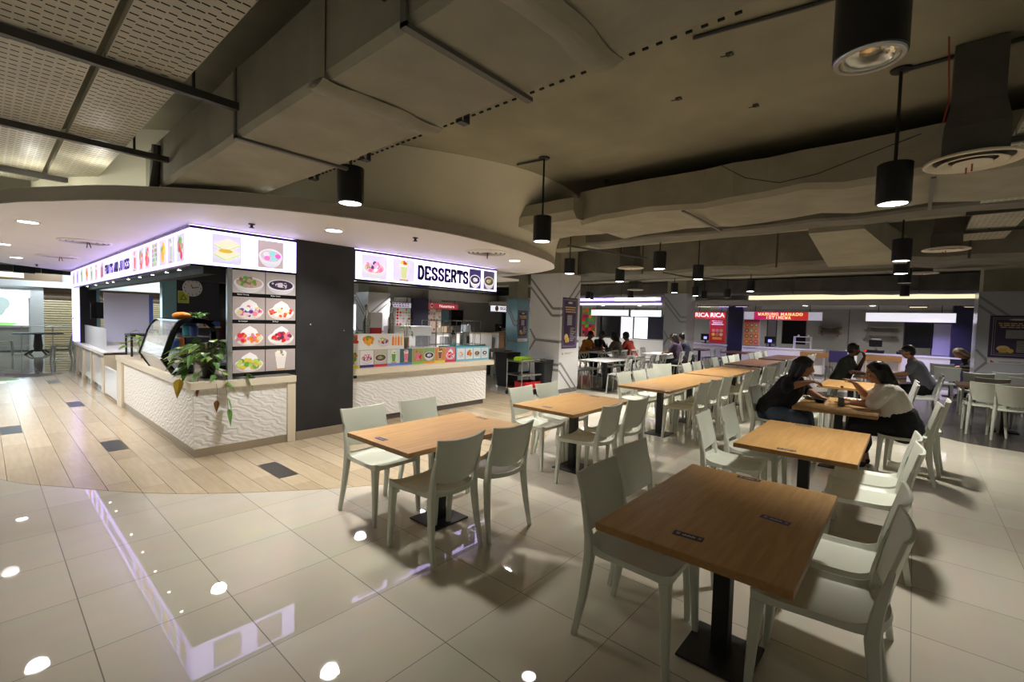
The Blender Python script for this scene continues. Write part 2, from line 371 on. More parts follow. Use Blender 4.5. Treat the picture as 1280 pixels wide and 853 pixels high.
def food(k, kind, x0, z0, x1, z1, bg=None, seed=None):
    """one food photo drawn as flat shapes inside the rectangle"""
    w, h = x1 - x0, z1 - z0
    X = lambda u: x0 + u * w
    Z = lambda v: z0 + v * h
    def blobs(n, cols, cx, cz, sx, sz, r):
        for _ in range(n):
            t = RND.uniform(0, 2 * PI); q = RND.random() ** .5
            k.ell(X(cx + sx * q * math.cos(t)), Z(cz + sz * q * math.sin(t)), r * w * RND.uniform(.7, 1.2), r * h * RND.uniform(.6, 1.1) * min(1.4, w / h), rc(RND.choice(cols)), n=9, rot=RND.uniform(0, 3))
    k.rect(x0, z0, x1, z1, bg or (.5, .46, .5))
    if kind == 'sandwich':
        k.ell(X(.5), Z(.3), .52 * w, .22 * h, (.68, .66, .82))
        for b, q in ((.18, 1), (.5, -1)):
            k.poly([(X(.06), Z(b + .18)), (X(.45), Z(b)), (X(.95), Z(b + .22)), (X(.55), Z(b + .38))], (.80, .74, .55))
            k.poly([(X(.06), Z(b + .18)), (X(.45), Z(b)), (X(.45), Z(b - .1)), (X(.06), Z(b + .06))], (.72, .70, .62))
            k.poly([(X(.45), Z(b)), (X(.95), Z(b + .22)), (X(.95), Z(b + .12)), (X(.45), Z(b - .1))], (.78, .76, .66))
            k.poly([(X(.06), Z(b + .10)), (X(.45), Z(b - .07)), (X(.45), Z(b - .04)), (X(.06), Z(b + .13))], (.35, .6, .12))
            k.poly([(X(.45), Z(b - .06)), (X(.95), Z(b + .16)), (X(.95), Z(b + .19)), (X(.45), Z(b - .03))], (.4, .66, .15))
        k.ell(X(.45), Z(.44), .25 * w, .07 * h, (.62, .42, .06))
    elif kind in ('bowl', 'balls', 'darkbowl', 'soup'):
        rim = {'bowl': (.80, .80, .84), 'balls': (.78, .76, .86), 'darkbowl': (.80, .78, .84), 'soup': (.62, .60, .62)}[kind]
        k.ell(X(.5), Z(.42), .44 * w, .40 * h, tuple(c * .82 for c in rim), PI, 2 * PI)
        k.ell(X(.5), Z(.44), .46 * w, .27 * h, rim)
        k.ell(X(.5), Z(.45), .40 * w, .22 * h, {'bowl': (.6, .45, .4), 'balls': (.55, .50, .52), 'darkbowl': (.035, .02, .06), 'soup': (.10, .055, .03)}[kind])
        if kind == 'balls':
            for cx, cz, c in ((.33, .5, (.75, .7, .8)), (.56, .55, (.25, .62, .68)), (.78, .46, (.85, .12, .55)), (.6, .36, (.3, .65, .72)), (.36, .36, (.8, .2, .55))): k.ell(X(cx), Z(cz), .12 * w, .085 * h, c)
        elif kind == 'bowl': blobs(26, seed or [PNK, RED, WHT, PUR, GRN, YEL], .5, .5, .34, .2, .07)
        elif kind == 'darkbowl': k.ell(X(.5), Z(.45), .2 * w, .11 * h, (.75, .72, .78)); blobs(10, [(.6, .6, .75), (.1, .05, .1)], .5, .45, .3, .15, .04)
        else: k.ell(X(.45), Z(.45), .2 * w, .1 * h, (.4, .32, .25)); blobs(6, [GRN, (.5, .3, .1)], .55, .5, .2, .1, .05)
    elif kind == 'shaved':          # shaved ice dessert heaped in a clear bowl
        k.ell(X(.5), Z(.28), .40 * w, .26 * h, (.68, .60, .58), PI, 2 * PI)
        k.ell(X(.5), Z(.36), .44 * w, .26 * h, (.78, .74, .72))
        k.poly([(X(.14), Z(.4)), (X(.3), Z(.72)), (X(.52), Z(.9)), (X(.72), Z(.74)), (X(.86), Z(.4))], (.84, .83, .84))
        blobs(30, seed or [RED, PNK, WHT, (.7, .72, .5)], .5, .38, .36, .2, .075)
    elif kind == 'glass':
        k.poly([(X(.3), Z(.86)), (X(.7), Z(.86)), (X(.62), Z(.1)), (X(.38), Z(.1))], (.80, .76, .74))
        k.poly([(X(.33), Z(.66)), (X(.67), Z(.66)), (X(.61), Z(.13)), (X(.39), Z(.13))], (seed or [(.6, .5, .4)])[0])
        k.ell(X(.5), Z(.82), .19 * w, .12 * h, (.78, .72, .66)); blobs(8, seed or [BRN, RED, WHT], .5, .84, .15, .07, .07)
        k.rect(X(.3), Z(.02), X(.7), Z(.1), (.45, .3, .2))
    elif kind == 'fruit':
        blobs(16, seed or [ORG, RED], .5, .5, .3, .34, .15); blobs(5, [GRN], .5, .72, .25, .15, .08)
    elif kind == 'bottles':
        for i in range(4):
            c = (seed or [RED, ORG, GRN, BRN])[i % len(seed or [1, 1, 1, 1])]
            k.rect(X(.1 + .21 * i), Z(.1), X(.25 + .21 * i), Z(.72), rc(c)); k.rect(X(.14 + .21 * i), Z(.72), X(.21 + .21 * i), Z(.84), rc(c))
    elif kind == 'mosaic':
        for i in range(5):
            for j in range(5): k.rect(X(.04 + .19 * i), Z(.04 + .19 * j), X(.19 + .19 * i), Z(.19 + .19 * j), rc(RND.choice(seed or [RED, ORG, GRN, WHT, BRN]), .3))
    return k
# ------------------------------------------------------------------ lettering
_tmp = {}
def text(s, h, name, material, parent, loc, rz=0, w=None, bold=0, depth=.004, align='CENTER'):
    """standing letters, centred at loc, facing -y before the turn rz"""
    cu = bpy.data.curves.new('t', 'FONT'); cu.body = s; cu.align_x = align; cu.align_y = 'CENTER'; cu.size = h / .72; cu.extrude = depth / 2; cu.offset = bold; cu.resolution_u = 3; cu.fill_mode = 'FRONT' if depth == 0 else 'BOTH'
    o = bpy.data.objects.new('t', cu); link(o); bpy.context.view_layer.update()
    me = bpy.data.meshes.new_from_object(o.evaluated_get(bpy.context.evaluated_depsgraph_get()))
    bpy.data.objects.remove(o); bpy.data.curves.remove(cu)
    xs = [v.co.x for v in me.vertices]
    sx = (w / (max(xs) - min(xs))) if w else 1
    cx = (max(xs) + min(xs)) / 2 if align == 'CENTER' else 0
    for v in me.vertices: x, y, z = v.co; v.co = ((x - cx) * sx, -z, y)
    me.name = name; me.materials.clear(); me.materials.append(M[material])
    r = bpy.data.objects.new(name, me); link(r); r.location = loc; r.rotation_euler = (0, 0, rz)
    if parent: r.parent = parent
    return r
SLAB = {  # strokes on a 4 x 6 cell; slab feet are drawn separately
 'D': ([[(.6, .3), (.6, 5.7)], [(.6, 5.7), (2, 5.7), (3, 5.1), (3.5, 4), (3.5, 2), (3, .9), (2, .3), (.6, .3)]], [(0, .3), (0, 5.7)]),
 'E': ([[(.6, .3), (.6, 5.7)], [(.6, 5.7), (3.4, 5.7), (3.4, 4.6)], [(.6, 3), (2.6, 3)], [(.6, .3), (3.5, .3), (3.5, 1.4)]], [(0, .3), (0, 5.7)]),
 'S': ([[(3.4, 4.4), (3.2, 5.3), (2, 5.7), (.8, 5.3), (.5, 4.4), (.9, 3.5), (2, 3.0), (3.1, 2.5), (3.5, 1.6), (3.2, .7), (2, .3), (.8, .7), (.5, 1.7)]], []),
 'R': ([[(.6, .3), (.6, 5.7)], [(.6, 5.7), (2.4, 5.7), (3.2, 5.2), (3.3, 4.3), (2.8, 3.3), (2, 3), (.6, 3)], [(2.1, 3), (3.4, .3)]], [(0, .3), (0, 5.7), (2.9, .3)]),
 'T': ([[(2, .3), (2, 5.7)], [(.3, 4.5), (.3, 5.7), (3.7, 5.7), (3.7, 4.5)]], [(1.4, .3)]),
 'F': ([[(.6, .3), (.6, 5.7)], [(.6, 5.7), (3.4, 5.7), (3.4, 4.6)], [(.6, 3), (2.6, 3)]], [(0, .3), (0, 5.7)]),
 'U': ([[(.6, 5.7), (.6, 1.5), (1.1, .6), (2, .3), (2.9, .6), (3.4, 1.5), (3.4, 5.7)]], [(0, 5.7), (2.8, 5.7)]),
 'I': ([[(2, .3), (2, 5.7)]], [(1.4, .3), (1.4, 5.7)]),
 'A': ([[(.6, .3), (2, 5.7), (3.4, .3)], [(1.1, 2.1), (2.9, 2.1)]], [(0, .3), (2.8, .3)]),
 'N': ([[(.6, .3), (.6, 5.7), (3.4, .3), (3.4, 5.7)]], [(0, .3), (2.8, 5.7)]),
 'J': ([[(2.6, 5.7), (2.6, 1.4), (2.2, .5), (1.3, .3), (.5, .8), (.5, 1.6)]], [(2.0, 5.7)]),
 'C': ([[(3.4, 4.4), (3.1, 5.3), (2, 5.7), (.9, 5.2), (.5, 4), (.5, 2), (.9, .8), (2, .3), (3.1, .7), (3.5, 1.6)]], []),
 'W': ([[(.3, 5.7), (1.1, .3), (2, 4.2), (2.9, .3), (3.7, 5.7)]], [(-.3, 5.7), (3.1, 5.7)]),
 'G': ([[(3.4, 4.4), (3.1, 5.3), (2, 5.7), (.9, 5.2), (.5, 4), (.5, 2), (.9, .8), (2, .3), (3.2, .8), (3.4, 2.6), (2.2, 2.6)]], []),
 'M': ([[(.5, .3), (.5, 5.7), (2, 2), (3.5, 5.7), (3.5, .3)]], [(-.1, .3), (2.9, .3)]),
 'O': ([[(2, 5.7), (.9, 5.2), (.5, 4), (.5, 2), (.9, .8), (2, .3), (3.1, .8), (3.5, 2), (3.5, 4), (3.1, 5.2), (2, 5.7)]], []),
}
def slab_text(s, h, w, name, material, parent, loc, rz=0, wt=.95, depth=.004):
    b = MB(); x = 0; u = 6.
    for ch in s:
        if ch == ' ': x += 2.4; continue
        st, ft = SLAB[ch]; d = depth
        for ln in st:
            for a, c in zip(ln, ln[1:]):
                A, C = Vector((a[0], 0, a[1])), Vector((c[0], 0, c[1])); t = (C - A).normalized(); n = Vector((-t.z, 0, t.x)) * (wt / 2 if abs(t.z) > .5 else wt * .38)
                A2, C2 = A - t * wt * .22, C + t * wt * .22
                q = [A2 - n, C2 - n, C2 + n, A2 + n]
                b.hexa([(x + p.x, 0, p.z) for p in q] + [(x + p.x, -1, p.z) for p in q])
        for fx, fz in ft: b.box(x + fx, x + fx + 1.25, -1, 0, fz - .3, fz + .3)
        x += 4.75
    x -= .75
    for v in b.bm.verts: v.co = ((v.co.x / x - .5) * w, v.co.y * depth, (v.co.z / u - .5) * h)
    o = b.build(name, material, parent, loc=loc, rot=(0, 0, rz)); return o
# ================================================================== the hall: floors, slab, walls, soffit
def catmull(P, n=6, closed=True):
    out = []; L = len(P)
    for i in range(L if closed else L - 1):
        p0, p1, p2, p3 = (Vector(P[(i - 1) % L] if closed or i > 0 else P[i]), Vector(P[i]), Vector(P[(i + 1) % L]), Vector(P[(i + 2) % L] if closed or i + 2 < L else P[(i + 1) % L]))
        for k in range(n):
            t = k / n
            out.append(.5 * ((2 * p1) + (p2 - p0) * t + (2 * p0 - 5 * p1 + 4 * p2 - p3) * t * t + (3 * p1 - p0 - 3 * p2 + p3) * t ** 3))
    return out
b = MB(); b.box(-9, 27, -14, 27, -.12, 0); struct(b.build('floor', 'floor_tile'))
OVAL = [(-.62, 5.0), (-.24, 3.59), (.19, 2.86), (.61, 2.26), (1.0, 1.85), (1.42, 1.5), (1.95, 1.12), (2.5, .84), (3.2, .64), (4.04, .66), (4.7, .85), (5.17, 1.08), (5.9, 1.5), (6.6, 2.2), (7.0, 3.2), (7.5, 4.56), (7.8, 6.5), (7.7, 9), (6.9, 11.6), (5.4, 13.7), (3.5, 14.6), (1.7, 13.9), (.7, 12.8), (-.1, 11.7), (-.7, 9.9), (-.95, 8), (-.85, 6.4)]
ov = catmull(OVAL, 5)
b = MB(); b.loft([[(p.x, p.y, -.01) for p in ov], [(p.x, p.y, .003) for p in ov]]); struct(b.build('floor_oval', 'oak_planks'))
# dark square insets let into the planks
b = MB()
for x, y in ((1.6, 1.8), (.6, 4.04), (-.2, 5.84), (.6, 7.6), (-.4, 9.6), (.6, 11.2), (4.2, .95), (4.6, 1.55), (6.4, 2.4)): b.box(x + .004, x + .196, y, y + .58, 0, .0042)
struct(b.build('floor_inset', 'charcoal_gloss'))
dk = catmull([(9.55, -3.3), (9.2, -4.2), (9.2, -8), (14.5, -8), (14.8, -3.0), (14.0, -1.2), (12.2, -1.0), (10.4, -2.4)], 5)
b = MB(); b.loft([[(p.x, p.y, -.01) for p in dk], [(p.x, p.y, .003) for p in dk]]); struct(b.build('floor_dark', 'dark_planks'))
b = MB(); b.box(-9, 27, -14, 27, 3.49, 3.7); struct(b.build('ceiling', 'concrete'))
# slab beams
b = MB(); b.box(7.5, 8.0, -14, 3.0, 3.15, 3.49); b.box(13.2, 13.8, -14, 14, 3.0, 3.49); struct(b.build('ceiling_beam', 'concrete'))
# dropped oval soffit over the kiosk
RIM = [(-.75, 5.3), (-.2, 3.6), (.12, 2.98), (.48, 2.42), (1.2, 1.75), (2.0, 1.36), (3.1, 1.12), (4.3, 1.22), (5.2, 1.42), (5.85, 1.64), (6.3, 1.9), (6.75, 2.3), (7.2, 3.3), (7.45, 4.6), (7.6, 7), (7.3, 10), (6.3, 12.6), (4.8, 14.2), (3.2, 14.9), (1.7, 14.5), (.63, 13.3), (-.05, 12.3), (-.7, 10.3), (-1.0, 8.6), (-1.0, 7)]
rim = catmull(RIM, 5)
b = MB(); b.loft([[(p.x, p.y, 2.62) for p in rim], [(p.x, p.y, 2.63) for p in rim]]); struct(b.build('ceiling_soffit', 'soffit_white'))
b = MB(); b.loft([[(p.x, p.y, 2.6205) for p in rim], [(p.x, p.y, 2.75) for p in rim]], cap=False)
cx, cy = 3.3, 8
def outw(p, d, i):
    t = (rim[(i + 1) % len(rim)] - rim[i - 1]).normalized(); return (p.x - t.y * -d * -1, p.y + t.x * -d * -1)
struct(b.build('trim_soffit', 'fascia_shaded'))
DT_ = {0: (.0, 5.4), 1: (.05, 4.3), 2: (.25, 3.75), 3: (.5, 3.35), 4: (1.2, 2.62), 5: (1.95, 1.75), 6: (3.0, 1.1), 7: (4.1, .72), 8: (5.2, .8), 9: (5.95, 1.2), 10: (6.4, 1.7), 11: (6.85, 2.3)}
DB_ = {0: (.0, 5.4), 1: (.05, 4.3), 2: (.25, 3.75), 3: (.5, 3.35), 4: (1.2, 2.55), 5: (2.0, 1.72), 6: (3.05, 1.22), 7: (4.28, 1.26), 8: (5.18, 1.46)}
top_ = catmull([DT_.get(i, p) for i, p in enumerate(RIM)], 5); bot_ = catmull([DB_.get(i, p) for i, p in enumerate(RIM)], 5)
b = MB(); b.loft([[(*p.xy, 2.75) if False else (p.x, p.y, 2.75) for p in bot_]] + [[(p.x + (q.x - p.x) * e, p.y + (q.y - p.y) * e, z) for p, q in zip(bot_, top_)] for e, z in ((.12, 2.95), (.45, 3.2), (1, 3.495))], cap=False)
struct(b.build('wall_drum', 'drum_cream', smooth=True))
b = MB(); b.loft([[(p.x, p.y, 2.745) for p in rim], [(p.x, p.y, 2.752) for p in rim]]); struct(b.build('ceiling_soffit_top', 'drum_cream'))
# outer walls of the hall
b = MB(); b.box(22.4, 22.6, -14, 15.2, 0, 3.49); struct(b.build('wall_right', 'wall_grey'))
b = MB(); b.box(9.0, 22.4, 16.4, 16.6, 0, 3.49); struct(b.build('wall_back', 'wall_grey'))
b = MB(); b.box(-9, 9.0, 22.0, 22.2, 0, 3.49); struct(b.build('wall_left', 'wall_white'))
b = MB(); b.box(8.9, 9.0, 16.4, 22.0, 0, 3.49); struct(b.build('wall_return', 'wall_white'))
# bulkhead with cove light over the right-hand stalls
b = MB(); b.m('wall_grey').box(18.2, 22.4, -14, 15, 2.42, 2.62); b.box(19.0, 22.4, -14, 15, 2.62, 3.0)
struct(b.build('ceiling_bulkhead'))
b = MB(); b.m('cove_light').box(18.98, 19.0, -8, 1.9, 2.64, 2.83); struct(b.build('trim_cove', ))
b = MB(); b.m('side_sign_face').box(18.18, 18.2, 5.0, 12, 2.44, 2.52); b.box(18.98, 19.0, 5.4, 9.5, 2.64, 2.8); struct(b.build('trim_cove_violet'))
b = MB(); b.m('cove_light').box(18.98, 19.0, 5.6, 7.6, 2.66, 2.8); struct(b.build('trim_cove_warm'))
b = MB(); b.box(14, 22.4, 15.0, 16.4, 2.55, 3.0); b.box(9, 14, 15.4, 16.4, 2.55, 3.0); struct(b.build('ceiling_bulkhead_back', 'wall_grey'))

# ------------------------------------------------------------------ clad columns with the hexagon line pattern
def column(name, x0, x1, y0, y1, top, panel, label, linew=.058):
    b = MB(); b.m(panel).box(x0, x1, y0, y1, .10, top); b.m('plinth_grey').box(x0 + .01, x1 - .01, y0 + .01, y1 - .01, 0, .10); b.m('concrete').box(x0 + .06, x1 - .06, y0 + .06, y1 - .06, top, 3.49)
    b.m('column_line')
    def strip(face, p, q):       # a flat inlaid line on a face, (u,z) pairs with u 0..1
        (u0, z0), (u1, z1) = p, q
        d = Vector((u1 - u0, z1 - z0)).normalized(); n = Vector((-d.y, d.x)) * linew / 2
        W = (y1 - y0) if face == 'x' else (x1 - x0)
        pts = [(u0 * W, z0), (u1 * W, z1)]
        d = Vector((pts[1][0] - pts[0][0], z1 - z0)).normalized(); n = Vector((-d.y, d.x)) * linew / 2
        quad = [(pts[0][0] - n.x, z0 - n.y), (pts[1][0] - n.x, z1 - n.y), (pts[1][0] + n.x, z1 + n.y), (pts[0][0] + n.x, z0 + n.y)]
        quad = [(max(0, min(W, a)), c) for a, c in quad]
        if face == 'x': b.poly([(x0 - .002, y1 - a, c) for a, c in quad])          # u runs left to right as seen from -x
        else: b.poly([(x0 + a, y0 - .002, c) for a, c in quad])
    t = top
    L1 = [(0, t - .10), (.76, t - .80), (1, t - .80)]; L2 = [(0, t - .30), (.74, t - .96), (1, t - .96)]
    for L in (L1, L2):
        for p, q in zip(L, L[1:]): strip('x', p, q)
    strip('x', (0, t - 1.28), (.2, t - 1.52)); strip('x', (0, t - 1.78), (.2, t - 1.54)); strip('x', (.2, t - 1.53), (1, t - 1.56))
    strip('x', (.42, t - 2.36), (.72, t - 2.08)); strip('x', (.72, t - 2.08), (1, t - 2.08)); strip('x', (.62, t - 2.36), (.8, t - 2.2)); strip('x', (.8, t - 2.2), (1, t - 2.2))
    strip('y', (0, t - .80), (.12, t - .80)); strip('y', (.12, t - .8), (1, t - .12)); strip('y', (0, t - .96), (.25, t - .9)); strip('y', (.25, t - .9), (1, t - .34))
    strip('y', (0, t - 1.55), (1, t - 1.55))
    strip('y', (0, t - 2.05), (.1, t - 2.05)); strip('y', (.1, t - 2.05), (1, t - 2.72)); strip('y', (0, t - 2.2), (1, t - 2.9))
    o = b.build(name); o['kind'] = 'structure'; o['label'] = label
    return o
column('column', 8.22, 9.02, 3.09, 3.96, 2.74, 'column_panel', 'white clad column with grey hexagon lines beside the dessert stall')
column('column_grey', 15.2, 16.0, 2.85, 3.62, 2.70, 'grey_column_panel', 'grey clad column with dark hexagon lines before the noodle stall')
column('column_right', 14.2, 15.1, -5.0, -3.98, 2.56, 'grey_column_panel', 'grey clad column with dark square poster at the right edge')
column('column_teal', 12.5, 13.2, 8.0, 8.55, 2.42, 'teal_glass', 'bluish clad column seen past the dessert counter')
column('column_violet', 9.6, 10.6, 13.2, 14.1, 2.6, 'column_panel', 'pale clad column behind the dessert counter')
# ================================================================== the kiosk island
# black core pillar
b = MB(); b.m('charcoal').box(2.34, 3.15, 3.10, 4.0, .12, 2.62); b.m('plinth_steel').box(2.342, 3.155, 3.092, 4.005, .003, .12); b.m('ink_white').box(2.52, 2.535, 3.0985, 3.1, 1.52, 1.535); b.box(3.0, 3.008, 3.0985, 3.1, 1.44, 1.45)
o = b.build('pillar_black'); o['kind'] = 'structure'; o['label'] = 'black square pillar between the two kiosk counters'

# ---- corner counter (front + left side)
t = empty('corner_counter', (1.2, 3.1, 0), 0, 'white relief-panelled corner counter with cream slab under the fruit sign', 'counter')
P = lambda o: (setattr(o, 'parent', t), setattr(o, 'matrix_parent_inverse', Matrix.Translation((-1.2, -3.1, 0))), o)[2]
b = MB(); b.box(1.215, 1.25, 3.115, 7.0, .10, .78); b.box(1.25, 2.25, 3.115, 3.15, .10, .78); P(b.build('relief_panel', 'relief_white'))
b = MB(); b.box(1.22, 2.3, 3.12, 3.2, .003, .10); b.box(1.22, 1.3, 3.2, 7.0, .003, .10); P(b.build('plinth', 'plinth_steel'))
b = MB(); b.box(1.17, 2.333, 3.07, 3.75, .78, .865, .004); b.box(1.17, 1.86, 3.75, 7.42, .78, .865, .004); P(b.build('countertop', 'cream_slab'))
b = MB(); b.box(2.23, 2.332, 3.085, 3.7, .003, .78, .003); P(b.build('end_panel', 'cream_slab'))
b = MB(); b.box(1.18, 1.84, 7.02, 7.40, .003, .78, .003); P(b.build('end_panel', 'cream_slab'))
b = MB(); b.box(1.26, 1.84, 6.8, 7.0, .1, .78); b.box(1.84, 2.2, 3.2, 3.74, .1, .7); P(b.build('back_panel', 'white_paint'))

# ---- swing gate and second counter further along
t = empty('swing_gate', (1.2, 7.5, 0), 0, 'low white swing gate between the kiosk counters', 'gate')
b = MB(); b.box(0, .035, .02, 1.25, .05, .56, .006); b.build('gate_leaf', 'white_gloss', t)
b = MB(); b.box(-.004, .039, 0, .02, .05, .56); b.build('gate_edge', 'alu', t)
t = empty('far_counter', (1.2, 8.85, 0), 0, 'cream and white counter further along beneath the fruit sign', 'counter')
b = MB(); b.box(0, .7, 0, .30, .003, .80, .003); b.build('end_panel', 'cream_slab', t)
b = MB(); b.box(.03, .06, .30, 4.0, .1, .76); b.build('front_panel', 'white_gloss', t)
for y in (1.55, 2.85): b = MB(); b.box(0, .08, y, y + .14, .003, .76); b.build('divider', 'cream_slab', t)
b = MB(); b.box(-.03, .7, 0, 4.1, .76, .82, .004); b.build('countertop', 'white_paint', t)
b = MB(); b.box(.05, .1, .3, 4.0, .003, .1); b.build('plinth', 'black_gloss', t)
b = MB(); b.box(0, .5, 3.9, 4.1, .003, .76); b.build('end_panel', 'cream_slab', t)
for nm, y0, y1, lab in (('sneeze_screen', 9.3, 12.2, 'frosted upright screen standing on the far kiosk counter'),):
    b = MB(); b.box(1.3, 1.312, y0, y1, .82, 1.26); tag(b.build(nm, 'frosted'), lab, 'screen')

# ---- fascia signs
def sign_box(name, x0, x1, y0, y1, label, facemat='sign_face', front='y'):
    t = empty(name, (x0, y0, 2.18), 0, label, 'sign')
    w, d = x1 - x0, y1 - y0
    b = MB(); b.m('black_gloss')
    b.box(0, w, 0, d, .40, .425); b.box(0, w, 0, d, -.02, 0)
    b.box(.012, w - (0.012 if front == 'y' else 0), .012, d, 0, .40)
    b.build('casing', None, t)
    b = MB(); b.box(.01, w - .01, .05, .09, .4255, .431); b.build('glow_strip', 'violet_glow', t)
    return t
F = sign_box('dessert_sign', 3.15, 6.12, 3.10, 3.26, 'long lit sign reading DESSERTS in navy slab letters', )
b = MB(); b.box(.02, 2.95, -.006, .0, .005, .395); b.build('lit_face', 'sign_face', F)
FP = (.66, .62, .86)
for nm, x, w, kind, bg, sd in (('food_picture', .11, .42, 'bowl', FP, [(.8, .4, .62), WHT, PUR, (.85, .2, .4), GRN]), ('food_picture', .64, .40, 'glass', FP, [(.55, .6, .3), (.5, .08, .05), YEL]), ('food_picture', 2.24, .29, 'darkbowl', (.04, .03, .12), None), ('food_picture', 2.60, .29, 'soup', (.07, .05, .1), None)):
    k = Ink(); food(k, kind, 0, 0, w, .34, bg, sd); k.build(nm, 'lit_print', F, (x, -.008, .03))
slab_text('DESSERTS', .215, 1.10, 'lettering', 'ink_navy', F, (1.66, -.007, .20), 0, 1.6)
F = sign_box('corner_sign', 1.18, 2.34, 3.10, 3.26, 'short lit sign with sandwich and coloured dumpling pictures at the kiosk corner')
b = MB(); b.box(.0, 1.15, -.006, 0, .005, .395); b.build('lit_face', 'sign_face', F)
for x, kind in ((.21, 'sandwich'), (.69, 'balls')):
    k = Ink(); food(k, kind, 0, 0, .30, .33, (.62, .58, .84) if kind == 'sandwich' else (.45, .36, .38)); k.build('food_picture', 'lit_print', F, (x, -.008, .035))
F = empty('fruit_sign', (1.18, 13.3, 2.18), -PI / 2, 'long receding lit sign reading FRUITS AND JUICES over the left counter', 'sign')
Lf = 13.3 - 3.12
b = MB(); b.m('black_gloss').box(0, Lf - .16, 0.002, .16, .40, .425); b.box(0, Lf - .16, .002, .16, -.02, 0); b.box(.01, Lf - .16, .012, .16, 0, .40); b.build('casing', None, F)
b = MB(); b.box(0, Lf - .2, .05, .09, .4255, .431); b.build('glow_strip', 'violet_glow', F)
b = MB(); b.box(0, Lf, -.006, 0.002, .005, .395); b.build('lit_face', 'side_sign_face', F)
def ys(y): return 13.3 - y
pics = [(12.9, .35, 'bottles', None), (12.2, .35, 'bottles', [PUR, (.4, .4, .7)]), (11.5, .35, 'fruit', [GRN, (.3, .5, .3)]), (10.75, .38, 'fruit', [RED, ORG]), (10.1, .36, 'glass', [GRN, (.3, .5, .2)]), (9.5, .34, 'glass', [PNK, RED]), (8.85, .36, 'bottles', [RED, BRN]), (5.98, .32, 'glass', [RED, PNK]), (5.55, .30, 'fruit', [(.5, .3, .2), RED]), (5.17, .30, 'fruit', [RED, (.75, .15, .15)]), (4.78, .32, 'mosaic', [(.3, .4, .25), (.45, .5, .3), (.25, .3, .2)]), (4.38, .33, 'fruit', [(.72, .42, .05), YEL]), (3.98, .30, 'glass', [(.35, .5, .35), (.1, .1, .3)]), (3.58, .30, 'fruit', [RED, (.25, .4, .2)])]
for y, w, kind, sd in pics:
    k = Ink(); food(k, kind, 0, 0, w, .31, (.60, .55, .82), sd); k.build('food_picture', 'lit_print', F, (ys(y), -.008, .045))
slab_text('FRUITS AND JUICES', .16, 2.15, 'lettering', 'ink_navy', F, (ys(7.28), -.008, .19), 0, 1.35)
for i, y in enumerate((3.9, 4.5, 5.25, 6.05, 6.9, 8.25, 8.85, 10.2, 11.4)):
    b = MB(); b.m('alu').lathe([(.0, .0), (.030, 0), (.030, -.004), (.0, -.004)], n=14); b.m('spot_glow').lathe([(0, -.0045), (.018, -.0045), (.018, -.0055), (0, -.0055)], n=12)
    o = b.build('sign_spotlight'); o.location = (1.27, y, 2.159); tag(o, 'tiny round spotlight under the fruit and juice sign', 'spotlight', 'spotlights under the fruit sign')
# inner kiosk canopy behind the signs
b = MB(); b.m('charcoal').box(1.36, 1.5, 3.3, 13, 2.10, 2.6); b.box(1.5, 3.0, 5.6, 5.75, 2.14, 2.6); struct(b.build('trim_canopy_beam'))
b = MB(); b.m('slate').box(3.15, 6.1, 3.6, 3.8, 2.16, 2.5); struct(b.build('trim_dessert_beam'))
b = MB(); b.m('soffit_white').box(1.5, 7.0, 3.3, 5.6, 2.46, 2.5); struct(b.build('ceiling_kiosk'))
# menu board on the corner counter
t = empty('menu_board', (1.545, 3.11, .865), 0, 'tall menu board of shaved ice desserts in eight pictures', 'menu board')
b = MB(); b.box(.05, .795, 0, .03, .03, 1.305); b.build('board', 'black_gloss', t)
b = MB(); b.box(0, .05, -.012, .042, 0, 1.33, .003); b.build('post', 'alu', t)
b = MB(); b.box(.05, .795, -.004, .034, 1.30, 1.33); b.box(.785, .795, -.004, .034, 0.0, 1.3); b.build('frame', 'black_gloss', t)
pw, ph = .362, .272
rows = [('bowl', [(.3, .2, .1), (.5, .4, .3), GRN], 'darkbowl', None, 'Bubur Kacang', 'Bubur Ketan'), ('shaved', [PNK, WHT, (.8, .6, .65), PUR, (.75, .6, .3)], 'shaved', [RED, (.7, .1, .05), WHT, (.6, .7, .4)], 'Es Campur', 'Es Buah'), ('shaved', [RED, ORG, (.6, .7, .45), PNK], 'shaved', [PNK, RED, (.15, .04, .06), (.75, .6, .45)], '', ''), ('shaved', [GRN, (.5, .6, .15), YEL], 'glass', [(.75, .7, .66), (.3, .2, .15)], '', '')]
for r, (ka, sa, kb, sb, ta, tb) in enumerate(rows):
    z = 1.30 - (r + 1) * .318 + .046
    for c, (kk, sd) in enumerate(((ka, sa), (kb, sb))):
        k = Ink(); food(k, kk, 0, 0, pw, ph, (.40, .34, .33) if r else (.5, .46, .46), sd); k.build('food_picture', 'dim_print', t, (.055 + c * (pw + .008), -.002, z))
    for c, s in enumerate((ta, tb)):
        if s: text(s, .016, 'caption', 'ink_white', t, (.17 + c * .37, -.004, z - .018), depth=.001)

# ---- dessert counter
t = empty('dessert_counter', (3.16, 3.30, 0), 0, 'long white relief-panelled counter with cream slab below the DESSERTS sign', 'counter')
b = MB(); b.box(.12, 2.98, .05, .08, .10, .77); b.build('relief_panel', 'relief_white', t)
b = MB(); b.box(.05, 2.95, .09, .13, .003, .10); b.build('plinth', 'plinth_grey', t)
b = MB(); b.box(0.0, 3.12, -.03, .75, .77, .86, .004); b.build('countertop', 'cream_slab', t)
b = MB(); b.box(0.0, .11, .0, .7, .003, .77, .003); b.build('end_panel', 'cream_slab', t)
b = MB(); b.box(2.95, 2.985, .08, .72, .1, .77); b.build('end_panel', 'white_paint', t)
b = MB(); b.box(.13, .18, .02, .07, .72, .765); b.build('bracket', 'black_metal', t)
